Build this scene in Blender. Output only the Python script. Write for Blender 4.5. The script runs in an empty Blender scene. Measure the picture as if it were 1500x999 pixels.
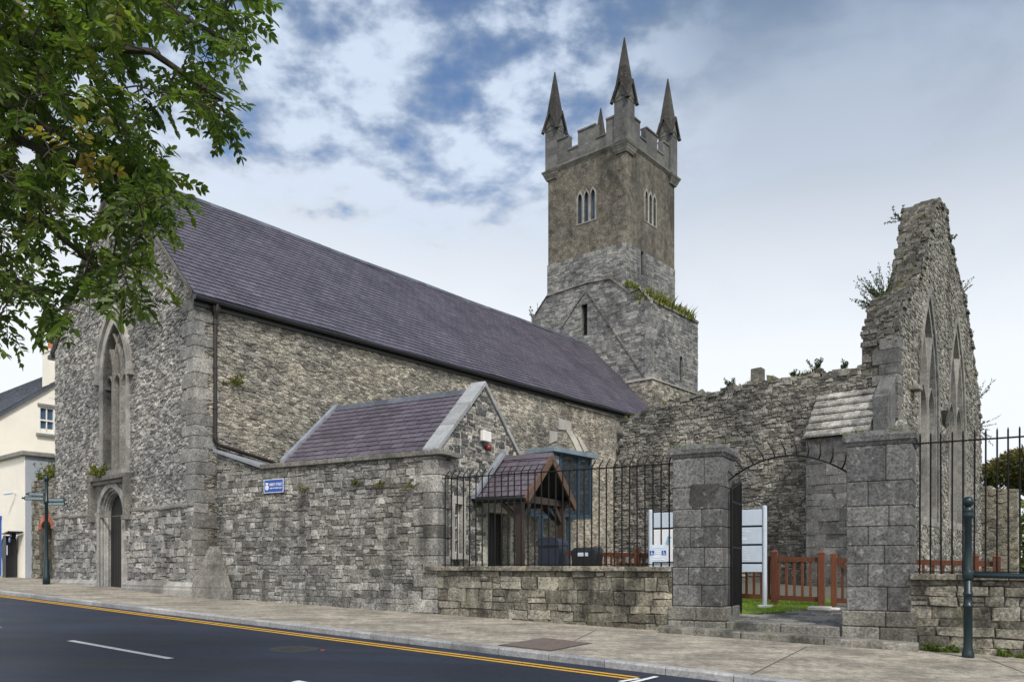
import bpy, math, random
import numpy as np
from mathutils import Vector, Matrix
from mathutils.geometry import tessellate_polygon, delaunay_2d_cdt

# ------------------------------------------------------------------ camera, sky, sun, exposure
R = math.radians
scene = bpy.context.scene
COL = scene.collection
CAM_Z = 1.2
FPX, HX, HY = 1177.0, 750.0, 829.0            # focal length in photo pixels, principal column, horizon row

cam_d = bpy.data.cameras.new('camera')
cam_d.sensor_width = 36.0
cam_d.lens = FPX / 1500 * 36
cam_d.shift_y = (HY - 499.5) / 1500
cam_d.clip_start, cam_d.clip_end = 0.1, 3000
cam = bpy.data.objects.new('camera', cam_d)
COL.objects.link(cam)
cam.location = (0, 0, CAM_Z)
cam.rotation_euler = (R(90), 0, 0)
scene.camera = cam

SUN_EL, SUN_AZ = 48.0, 163.0                   # azimuth clockwise from +Y: behind the camera, to the right
world = bpy.data.worlds.new('World')
scene.world = world
world.use_nodes = True


def nd(nt, kind, loc=None, **kw):
    n = nt.nodes.new(kind)
    for k, v in kw.items():
        setattr(n, k, v)
    return n


def build_world():
    nt = world.node_tree
    nt.nodes.clear()
    L = nt.links.new

    def M(op, a, b=None, c=None, clamp=False):
        n = nd(nt, 'ShaderNodeMath', operation=op, use_clamp=clamp)
        for i, v in enumerate((a, b, c)):
            if v is None:
                continue
            if hasattr(v, 'node'):
                L(v, n.inputs[i])
            else:
                n.inputs[i].default_value = v
        return n.outputs[0]

    def smooth(x, a, b, lo=0.0, hi=1.0):
        n = nd(nt, 'ShaderNodeMapRange', interpolation_type='SMOOTHSTEP')
        L(x, n.inputs[0])
        for i, v in enumerate((a, b, lo, hi)):
            n.inputs[i + 1].default_value = v
        return n.outputs[0]

    def mixc(f, a, b):
        n = nd(nt, 'ShaderNodeMix', data_type='RGBA')
        for i, v in ((0, f), (6, a), (7, b)):
            if hasattr(v, 'node'):
                L(v, n.inputs[i])
            else:
                n.inputs[i].default_value = v if i == 0 else (*v, 1)
        return n.outputs[2]

    tc = nd(nt, 'ShaderNodeTexCoord').outputs['Generated']
    sep = nd(nt, 'ShaderNodeSeparateXYZ')
    L(tc, sep.inputs[0])
    x, y, z = sep.outputs
    den = M('ADD', M('MAXIMUM', z, 0.0), 0.16)
    comb = nd(nt, 'ShaderNodeCombineXYZ')
    L(M('DIVIDE', x, den), comb.inputs[0])
    L(M('DIVIDE', y, den), comb.inputs[1])

    def noise(scale, detail, rough, w=0.0, dist=0.0):
        n = nd(nt, 'ShaderNodeTexNoise', noise_dimensions='4D')
        L(comb.outputs[0], n.inputs['Vector'])
        n.inputs['W'].default_value = w
        n.inputs['Scale'].default_value = scale
        n.inputs['Detail'].default_value = detail
        n.inputs['Roughness'].default_value = rough
        n.inputs['Distortion'].default_value = dist
        return n.outputs[0]
    big = noise(1.1, 3, .5, 3.0)
    fine = noise(8.5, 8, .55, 7.0, .1)
    soft = noise(2.4, 6, .5, 11.0, .3)
    # breaks in the cloud, widest in the north-east over the nave roof
    d0 = Vector((-0.20, 1, .56)).normalized()
    dot = nd(nt, 'ShaderNodeVectorMath', operation='DOT_PRODUCT')
    L(tc, dot.inputs[0])
    dot.inputs[1].default_value = d0
    gap = M('MULTIPLY', smooth(dot.outputs['Value'], .90, .985), smooth(z, .30, .46))
    val = M('ADD', M('MULTIPLY', fine, .8), M('MULTIPLY', big, .2))
    val = M('SUBTRACT', val, M('MULTIPLY', gap, .215))
    mask = smooth(val, .14, .37)
    # cloud shade: pale near the horizon, slate blue overhead, brightened behind the camera to light the facades
    el = smooth(M('ADD', z, M('MULTIPLY', x, .06)), .22, .66)
    cc = mixc(el, (.65, .68, .72), (.085, .145, .245))
    wisp = smooth(soft, .42, .60)
    cc = mixc(M('MULTIPLY', wisp, M('MULTIPLY', smooth(z, .2, .5), .5)), cc, (.40, .46, .55))
    lit = smooth(fine, .42, .62)
    cc = mixc(M('MULTIPLY', M('MULTIPLY', lit, gap), .8), cc, (.50, .575, .69))
    back = smooth(y, .15, -.55)
    cc = mixc(back, cc, (.80, .81, .84))
    sky = nd(nt, 'ShaderNodeTexSky', sky_type='NISHITA', sun_disc=False)
    sky.sun_elevation = R(SUN_EL)
    sky.sun_rotation = R(SUN_AZ)
    sky.air_density = 1.0
    sky.dust_density = .1
    sky.ozone_density = 4
    b1 = nd(nt, 'ShaderNodeBackground')
    L(sky.outputs[0], b1.inputs[0])
    b1.inputs[1].default_value = .10
    b2 = nd(nt, 'ShaderNodeBackground')
    L(cc, b2.inputs[0])
    b2.inputs[1].default_value = 1.0
    mx = nd(nt, 'ShaderNodeMixShader')
    L(mask, mx.inputs[0])
    L(b1.outputs[0], mx.inputs[1])
    L(b2.outputs[0], mx.inputs[2])
    out = nd(nt, 'ShaderNodeOutputWorld')
    L(mx.outputs[0], out.inputs[0])


build_world()
sun_d = bpy.data.lights.new('sun', 'SUN')
sun_d.energy = 2.3
sun_d.angle = R(9)
sun_d.color = (1, .955, .89)
sun = bpy.data.objects.new('sun', sun_d)
COL.objects.link(sun)
sun.rotation_euler = (R(90 - SUN_EL), 0, R(180 - SUN_AZ))
scene.view_settings.view_transform = 'Standard'
scene.view_settings.look = 'None'
scene.view_settings.exposure = 0.54
scene.view_settings.gamma = 1.0

# ------------------------------------------------------------------ materials
MATS = {}


class G:
    """small node-graph writer"""

    def __init__(s, name):
        s.m = bpy.data.materials.new(name)
        s.m.use_nodes = True
        s.nt = s.m.node_tree
        s.nt.nodes.clear()
        s.out = nd(s.nt, 'ShaderNodeOutputMaterial')
        s.b = nd(s.nt, 'ShaderNodeBsdfPrincipled')
        s.L(s.b.outputs[0], s.out.inputs[0])
        s.co = nd(s.nt, 'ShaderNodeTexCoord').outputs['Object']

    def L(s, a, b):
        s.nt.links.new(a, b)

    def put(s, sock, v):
        if hasattr(v, 'node'):
            s.L(v, sock)
        elif isinstance(v, (tuple, list)):
            sock.default_value = (*v, 1) if len(v) == 3 and sock.type == 'RGBA' else v
        else:
            sock.default_value = v

    def scaled(s, sc):
        n = nd(s.nt, 'ShaderNodeMapping')
        s.L(s.co, n.inputs[0])
        n.inputs['Scale'].default_value = sc
        return n.outputs[0]

    def noise(s, scale, detail=4, rough=.55, vec=None, dist=0.0):
        n = nd(s.nt, 'ShaderNodeTexNoise')
        s.L(vec or s.co, n.inputs['Vector'])
        n.inputs['Scale'].default_value = scale
        n.inputs['Detail'].default_value = detail
        n.inputs['Roughness'].default_value = rough
        n.inputs['Distortion'].default_value = dist
        return n.outputs[0]

    def rng(s, x, a, b, lo=0.0, hi=1.0, smooth=True):
        n = nd(s.nt, 'ShaderNodeMapRange', interpolation_type='SMOOTHSTEP' if smooth else 'LINEAR')
        s.put(n.inputs[0], x)
        for i, v in enumerate((a, b, lo, hi)):
            n.inputs[i + 1].default_value = v
        return n.outputs[0]

    def mix(s, f, a, b, blend='MIX'):
        n = nd(s.nt, 'ShaderNodeMix', data_type='RGBA', blend_type=blend)
        s.put(n.inputs[0], f)
        s.put(n.inputs[6], a)
        s.put(n.inputs[7], b)
        return n.outputs[2]

    def math(s, op, a, b=0.0, clamp=False):
        n = nd(s.nt, 'ShaderNodeMath', operation=op, use_clamp=clamp)
        s.put(n.inputs[0], a)
        s.put(n.inputs[1], b)
        return n.outputs[0]

    def grey(s, f):
        n = nd(s.nt, 'ShaderNodeCombineColor')
        for i in range(3):
            s.L(f, n.inputs[i])
        return n.outputs[0]

    def mul(s, col, f):
        return s.mix(1.0, col, s.grey(f), 'MULTIPLY')

    def attr(s, name='st'):
        n = nd(s.nt, 'ShaderNodeAttribute', attribute_name=name)
        sp = nd(s.nt, 'ShaderNodeSeparateColor')
        s.L(n.outputs['Color'], sp.inputs[0])
        return sp.outputs

    def ramp(s, f, cols, const=False):
        n = nd(s.nt, 'ShaderNodeValToRGB')
        s.put(n.inputs[0], f)
        e = n.color_ramp.elements
        while len(e) < len(cols):
            e.new(.5)
        for i, c in enumerate(cols):
            e[i].position = i / (len(cols) - 1)
            e[i].color = (*c, 1)
        if const:
            n.color_ramp.interpolation = 'CONSTANT'
        return n.outputs[0]

    def bump(s, h, dist, strength=1.0):
        n = nd(s.nt, 'ShaderNodeBump')
        s.put(n.inputs['Height'], h)
        n.inputs['Distance'].default_value = dist
        n.inputs['Strength'].default_value = strength
        s.L(n.outputs[0], s.b.inputs['Normal'])

    def done(s, col, rough=.9, metal=0.0, spec=None):
        s.put(s.b.inputs['Base Color'], col)
        s.put(s.b.inputs['Roughness'], rough)
        s.b.inputs['Metallic'].default_value = metal
        if spec is not None:
            s.b.inputs['Specular IOR Level'].default_value = spec
        MATS[s.m.name] = s.m
        return s.m


def stone_mat(name, cols, white=.5, wcol=(.46, .45, .42), dark=.5, moss=.2, mosscol=(.075, .08, .03), grain=.55,
              bump=.018, stain_scale=.55, streak=.0, rough=.92):
    g = G(name)
    a = g.attr()
    c = g.ramp(a[0], cols)
    n1 = g.noise(3.2, 6, .62)
    n2 = g.noise(24, 5, .68)
    n7 = g.noise(.42, 4, .55)
    c = g.mix(1.0, c, g.mix(g.rng(n7, .38, .62), (.86, .87, .88), (1.20, 1.18, 1.14)), 'MULTIPLY')
    c = g.mul(c, g.rng(n1, .34, .66, 1 - grain * .6, 1 + grain * .6, False))
    c = g.mul(c, g.rng(n2, .36, .64, 1 - grain, 1 + grain, False))
    if white:
        n3 = g.noise(7.5, 9, .66, dist=.4)
        c = g.mix(g.math('MULTIPLY', g.rng(n3, .57, .66), white), c, wcol)
    if dark:
        n4 = g.noise(stain_scale, 7, .62, g.scaled((1, 1, .6)))
        c = g.mul(c, g.rng(n4, .50, .68, 1, 1 - dark))
    if streak:
        n6 = g.noise(1.6, 6, .65, g.scaled((1, 1, .16)))
        c = g.mul(c, g.rng(n6, .50, .66, 1, 1 - streak))
    if moss:
        n5 = g.noise(1.5, 8, .66)
        c = g.mix(g.math('MULTIPLY', g.rng(n5, .57, .68), moss), c, mosscol)
    g.bump(g.math('ADD', n2, g.math('MULTIPLY', n1, 1.5)), bump)
    return g.done(c, rough)


# rubble of the church, ashlar, coursed street wall, ruins
stone_mat('rubble_grey', [(.11, .11, .107), (.17, .17, .165), (.24, .24, .235), (.31, .30, .285), (.40, .385, .36)], .65, dark=.45, moss=.22)
stone_mat('mortar_grey', [(.21, .205, .195), (.30, .295, .28)], .4, dark=.6, moss=.2)
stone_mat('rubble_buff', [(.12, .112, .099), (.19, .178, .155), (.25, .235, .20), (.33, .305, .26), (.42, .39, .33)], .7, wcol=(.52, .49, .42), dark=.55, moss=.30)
stone_mat('mortar_buff', [(.25, .235, .205), (.36, .335, .29)], .5, wcol=(.52, .49, .42), dark=.6, moss=.25)
stone_mat('coursed_stone', [(.085, .083, .076), (.15, .147, .137), (.20, .196, .183), (.25, .244, .228), (.33, .325, .31)], .5, dark=.55, moss=.35, streak=.45)
stone_mat('coursed_mortar', [(.09, .087, .079), (.13, .126, .115)], .35, dark=.6, moss=.4)
stone_mat('damp_coursed_stone', [(.10, .093, .072), (.17, .157, .125), (.23, .213, .17), (.30, .28, .23)], .5, dark=.7, moss=.45, stain_scale=.9, streak=.55)
stone_mat('damp_mortar', [(.06, .056, .045), (.09, .083, .068)], .3, dark=.6, moss=.5)
stone_mat('ashlar_grey', [(.085, .086, .088), (.12, .121, .122), (.165, .164, .16)], .35, dark=.55, moss=.14, grain=.5, bump=.008, streak=.4)
stone_mat('ashlar_joint', [(.05, .048, .045), (.08, .078, .07)], .3, dark=.5, moss=.3)
stone_mat('dressed_stone', [(.20, .198, .19), (.27, .266, .255), (.34, .335, .32)], .3, dark=.45, moss=.14, grain=.3, bump=.006)
stone_mat('dark_dressed_stone', [(.12, .116, .106), (.17, .163, .15), (.22, .21, .195)], .25, dark=.5, moss=.25, grain=.4, bump=.008)
stone_mat('harling', [(.125, .112, .092), (.165, .149, .123)], .35, wcol=(.30, .27, .22), dark=.45, moss=.18, grain=.7, bump=.035, streak=.4)
stone_mat('tower_stone', [(.095, .097, .10), (.15, .151, .152), (.20, .20, .198), (.27, .268, .26)], .4, dark=.4, moss=.12)
stone_mat('tower_mortar', [(.14, .14, .137), (.18, .18, .175)], .35, dark=.45, moss=.14)
stone_mat('ruin_stone', [(.085, .082, .073), (.14, .135, .121), (.19, .184, .165), (.24, .232, .21), (.31, .30, .27)], .7, wcol=(.48, .47, .43), dark=.55, moss=.42)
stone_mat('ruin_mortar', [(.10, .096, .085), (.15, .144, .128)], .6, dark=.6, moss=.4)
stone_mat('annex_dark_stone', [(.05, .052, .056), (.10, .10, .10), (.17, .168, .155), (.27, .26, .23), (.40, .385, .34)], .4, dark=.2, moss=.1)
stone_mat('annex_mortar', [(.40, .385, .345), (.48, .46, .41)], .2, dark=.4, moss=.15)
stone_mat('far_stone', [(.16, .145, .115), (.22, .2, .16), (.28, .255, .205)], .4, dark=.4, moss=.3)
stone_mat('white_stained_slab', [(.15, .147, .137), (.24, .236, .222), (.36, .352, .335)], .75, wcol=(.58, .57, .54), dark=.6, moss=.18, stain_scale=1.4)
stone_mat('coping_stone', [(.22, .23, .24), (.28, .29, .30), (.34, .35, .36)], .3, dark=.3, moss=.08, grain=.2, bump=.004)
stone_mat('great_window_stone', [(.15, .148, .14), (.20, .196, .187), (.25, .245, .23)], .3, dark=.4, moss=.2, grain=.35, bump=.007)
stone_mat('plinth_stone', [(.10, .097, .088), (.14, .136, .122), (.18, .174, .157)], .35, dark=.6, moss=.3, grain=.5, bump=.012, stain_scale=1.0)
stone_mat('blocked_stone', [(.07, .066, .058), (.10, .095, .085)], .2, dark=.4, moss=.15, grain=.4, bump=.01)
stone_mat('ruin_cap_stone', [(.045, .043, .037), (.08, .077, .067), (.12, .115, .10), (.175, .168, .148)], .55, wcol=(.40, .39, .36), dark=.55, moss=.6, mosscol=(.07, .065, .025))
stone_mat('parapet_stone', [(.075, .077, .078), (.105, .106, .106), (.14, .139, .134)], .25, dark=.4, moss=.1, grain=.35, bump=.006)
stone_mat('quoin_stone', [(.16, .158, .15), (.21, .207, .197), (.27, .264, .25)], .4, dark=.5, moss=.2, grain=.5, bump=.012)
stone_mat('spire_stone', [(.02, .019, .018), (.032, .030, .028), (.05, .048, .044)], .2, dark=.4, moss=.2, grain=.4, bump=.006)
stone_mat('pale_plaster', [(.40, .385, .355), (.46, .445, .41)], .3, dark=.25, moss=.0, grain=.15, bump=.003)
stone_mat('brick_red', [(.30, .085, .045), (.38, .12, .065), (.42, .17, .10)], .2, dark=.3, moss=.0, grain=.3, bump=.006)
stone_mat('flagstone', [(.10, .098, .092), (.15, .147, .137), (.20, .197, .185)], .5, dark=.6, moss=.18, grain=.4, bump=.01, stain_scale=1.6, rough=.6)
stone_mat('concrete_kerb', [(.22, .225, .235), (.27, .275, .285), (.32, .325, .335)], .3, dark=.35, moss=.06, grain=.25, bump=.003)
stone_mat('step_stone', [(.12, .117, .105), (.17, .165, .148)], .4, dark=.65, moss=.3, grain=.4, bump=.008, stain_scale=1.2)


def slate_mat(name, cols, patch=.35):
    g = G(name)
    a = g.attr()
    c = g.ramp(a[0], cols)
    n = g.noise(14, 5, .6)
    c = g.mul(c, g.rng(n, .3, .7, .82, 1.18, False))
    n1 = g.noise(.7, 6, .6)
    c = g.mul(c, g.rng(n1, .40, .66, 1.0, 1 - patch))
    n2 = g.noise(5.0, 8, .7)
    c = g.mix(g.rng(n2, .66, .74, 0, .5), c, (.26, .26, .22))
    g.bump(n, .004)
    return g.done(c, .5)


slate_mat('slate_purple', [(.072, .066, .090), (.092, .084, .110), (.108, .099, .127), (.132, .122, .15)], .25)
slate_mat('slate_plum', [(.078, .066, .083), (.10, .084, .103), (.118, .10, .122), (.14, .12, .145)], .3)
slate_mat('slate_blue', [(.07, .08, .10), (.10, .11, .135), (.13, .14, .17)])


slate_mat('slate_edge_shade', [(.022, .02, .026), (.04, .036, .045)])  # shade between slates put into the colour of their edges and the bed


def plain(name, col, rough=.5, metal=0.0, var=.15, scale=6, bump=0.0, spec=None):
    g = G(name)
    n = g.noise(scale, 5, .6)
    c = g.mul(g.mix(0, col, col), g.rng(n, .3, .7, 1 - var, 1 + var, False))
    if bump:
        g.bump(g.noise(scale * 5, 4, .6), bump)
    return g.done(c, rough, metal, spec)


plain('black_iron', (.008, .008, .009), .6, var=.5, scale=20, bump=.001, spec=.2)
plain('gutter_black', (.014, .014, .016), .4, var=.2)
plain('pipe_brown', (.022, .017, .018), .45, var=.3)
plain('green_paint', (.003, .017, .023), .38, var=.2)
plain('blue_steel', (.03, .062, .095), .4, var=.2)
plain('blue_grey_metal', (.17, .22, .26), .45, var=.2, scale=3)
plain('lead', (.22, .24, .275), .5, var=.25, scale=5)
plain('sign_blue', (.018, .075, .34), .4, var=.08)
plain('sign_white', (.78, .8, .84), .4, var=.03)
plain('sign_pale_blue', (.52, .60, .70), .4, var=.05)
plain('sign_panel_white', (.80, .82, .86), .4, var=.03)
plain('sign_map_blue', (.22, .42, .62), .4, var=.2)
plain('post_pale', (.52, .58, .66), .35, var=.06)
plain('blade_grey', (.17, .22, .235), .5, var=.3, scale=20)
plain('bin_navy', (.012, .018, .036), .38, var=.2)
plain('bin_black', (.010, .011, .012), .35, var=.2)
plain('cream_render', (.83, .79, .69), .9, var=.05, scale=1.2, bump=.004)
plain('grey_blue_render', (.33, .36, .41), .9, var=.08, scale=1.5, bump=.004)
plain('band_stone', (.22, .215, .20), .85, var=.25)
plain('white_paint', (.78, .78, .76), .45, var=.04)
plain('terracotta', (.42, .13, .06), .8, var=.25)
plain('bell_red', (.14, .02, .014), .4, var=.2)
plain('box_white', (.74, .73, .70), .5, var=.05)
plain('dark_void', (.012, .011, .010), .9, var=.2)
plain('door_dark', (.011, .010, .009), .6, var=.3)
plain('meter_black', (.012, .013, .016), .3, var=.2)
plain('footing_white', (.55, .55, .52), .8, var=.15)
plain('iron_plate', (.14, .108, .092), .6, var=.35, scale=14, bump=.002)
plain('cover_iron', (.035, .036, .038), .55, var=.3, scale=14, bump=.003)
plain('red_paint', (.42, .05, .04), .6, var=.2)


def wood_mat(name, cols, rough=.55):
    g = G(name)
    a = g.attr()
    c = g.ramp(a[0], cols)
    n = g.noise(9, 6, .6, g.scaled((6, 6, .7)))
    c = g.mul(c, g.rng(n, .3, .7, .65, 1.3, False))
    g.bump(n, .003)
    return g.done(c, rough)


wood_mat('fence_wood', [(.09, .026, .010), (.115, .034, .012), (.14, .043, .015)])
wood_mat('porch_wood', [(.085, .046, .028), (.12, .064, .038)])
wood_mat('porch_post_wood', [(.038, .024, .018), (.055, .034, .025)])


def glass_mat(name, col):
    g = G(name)
    g.b.inputs['Coat Weight'].default_value = .6
    return g.done(g.mix(g.noise(2, 3), tuple(v * .7 for v in col), col), .04, spec=.9)


glass_mat('glass_dark', (.03, .04, .05))
glass_mat('glass_blue', (.07, .12, .18))


def leaf_mat(name, cols, trans=.45, rough=.5):
    g = G(name)
    a = g.attr()
    c = g.ramp(a[0], cols)
    g.done(c, rough, spec=.35)
    t = nd(g.nt, 'ShaderNodeBsdfTranslucent')
    bright = g.mix(1.0, c, (1.6, 1.9, .8), 'MULTIPLY')
    g.L(bright, t.inputs[0])
    m = nd(g.nt, 'ShaderNodeMixShader')
    m.inputs[0].default_value = trans
    g.L(g.b.outputs[0], m.inputs[1])
    g.L(t.outputs[0], m.inputs[2])
    g.L(m.outputs[0], g.out.inputs[0])


leaf_mat('tree_leaf', [(.038, .062, .016), (.062, .098, .021), (.095, .138, .029), (.15, .195, .042), (.24, .17, .04)], .45)
leaf_mat('grass_leaf', [(.20, .31, .03), (.29, .41, .04), (.38, .48, .07)], .45)
leaf_mat('wild_leaf', [(.07, .095, .018), (.11, .14, .024), (.19, .19, .035), (.22, .18, .05)], .35)
leaf_mat('weed_leaf', [(.06, .10, .018), (.10, .15, .025), (.16, .20, .04)], .35)
leaf_mat('twig_leaf', [(.025, .045, .02), (.05, .075, .025), (.085, .10, .03)], .3)
leaf_mat('pine_leaf', [(.035, .045, .014), (.065, .07, .02), (.11, .095, .028), (.14, .10, .03)], .25)
leaf_mat('rust_leaf', [(.20, .05, .012), (.28, .10, .02)], .3)
plain('bark', (.045, .037, .028), .9, var=.4, scale=9, bump=.01)


def ground_mats():
    g = G('asphalt')
    n = g.noise(240, 3, .7)
    n2 = g.noise(.55, 6, .6)
    n3 = g.noise(55, 4, .75)
    c = g.mix(g.rng(n, .35, .75), (.006, .010, .021), (.034, .045, .076))
    c = g.mul(c, g.rng(n2, .3, .7, .8, 1.25, False))
    c = g.mul(c, g.rng(n3, .40, .62, .65, 1.45, False))
    mp = nd(g.nt, 'ShaderNodeMapping')
    g.L(g.co, mp.inputs[0])
    mp.inputs['Rotation'].default_value = (0, 0, R(36))
    mp.inputs['Scale'].default_value = (.05, .9, 1)
    tr_ = g.noise(1.0, 4, .6, mp.outputs[0])
    c = g.mul(c, g.rng(tr_, .38, .62, .78, 1.22))
    c = g.mul(c, g.rng(g.noise(7, 7, .7), .60, .70, 1, .72))
    g.bump(n, .008, .9)
    g.done(c, g.rng(tr_, .35, .65, .44, .60, False), spec=.38)
    g = G('paving')
    n = g.noise(95, 4, .75)
    n2 = g.noise(1.1, 7, .65)
    n3 = g.noise(9, 6, .65)
    c = g.mix(g.rng(n, .36, .66), (.15, .132, .104), (.46, .42, .35))
    c = g.mul(c, g.rng(n2, .36, .66, 1.15, .74))
    c = g.mul(c, g.rng(n3, .38, .62, 1.18, .74))
    c = g.mul(c, g.rng(g.noise(.9, 5, .6, g.scaled((1, 3, 1))), .40, .62, 1.12, .80))
    c = g.mix(g.rng(g.noise(26, 3, .6), .68, .74, 0, .35), c, (.07, .065, .055))
    g.bump(n, .006)
    g.done(c, .85)
    g = G('paving_joint')
    g.done(g.mix(g.noise(8), (.05, .047, .04), (.10, .09, .075)), .9)
    g = G('line_yellow')
    n = g.noise(30, 5, .7)
    g.bump(g.noise(200, 2), .003)
    g.done(g.mix(g.rng(n, .50, .68, 0, .8), (.62, .34, .02), (.20, .13, .04)), .7)
    g = G('line_white')
    g.bump(g.noise(200, 2), .003)
    g.done(g.mix(g.rng(g.noise(30, 5, .7), .52, .70, 0, .7), (.70, .71, .70), (.22, .22, .23)), .7)
    g = G('soil')
    g.done(g.mix(g.noise(5, 6, .65), (.05, .085, .016), (.10, .14, .03)), .95)
    g = G('yard_gravel')
    n = g.noise(60, 5, .7)
    g.bump(n, .01)
    g.done(g.mix(g.rng(n, .3, .7), (.05, .05, .035), (.13, .122, .095)), .95)


ground_mats()

# ------------------------------------------------------------------ frames, pixel rays (used to read sizes off walls of known position)
N_O, N_A = (-8.49, 21.5), R(-40.05)            # church frame: x south along the west gable, y east along the nave
S_O, S_A = (2.995, 15.0), R(-29.86)            # street wall frame: x along the wall to the right, y into the yard
GA, GX, GY = 1.2 - 1.55, -.0197, .0262          # pavement plane


def gz(x, y):
    return GA + GX * x + GY * y


class Frame:
    def __init__(s, o, a):
        s.o, s.a = o, a
        s.c, s.s = math.cos(a), math.sin(a)

    def w(s, x, y, z=0.0):
        return Vector((s.o[0] + s.c * x - s.s * y, s.o[1] + s.s * x + s.c * y, z))

    def loc(s, p):
        dx, dy = p[0] - s.o[0], p[1] - s.o[1]
        return Vector((s.c * dx + s.s * dy, -s.s * dx + s.c * dy, p[2]))

    def hit(s, px, py, ax, val):
        o = s.loc((0, 0, CAM_Z))
        d = s.loc((s.o[0] + (px - HX) / FPX, s.o[1] + 1, (HY - py) / FPX))
        t = (val - o[ax]) / d[ax]
        return o + d * t

    def gz(s, x, y):
        p = s.w(x, y)
        return gz(p.x, p.y)


FN, FS, FW = Frame(N_O, N_A), Frame(S_O, S_A), Frame((0, 0), 0)


def gpix(px, py, dz=0.0):
    dx, dz_ = (px - HX) / FPX, (HY - py) / FPX
    t = (GA + dz - CAM_Z) / (dz_ - GX * dx - GY)
    return Vector((dx * t, t, CAM_Z + dz_ * t))


def dpix(px, py, y):
    return Vector(((px - HX) / FPX * y, y, CAM_Z + (HY - py) / FPX * y))


# ------------------------------------------------------------------ mesh builder
BASES = {}                                      # where each thing's origin lies in its frame


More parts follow.
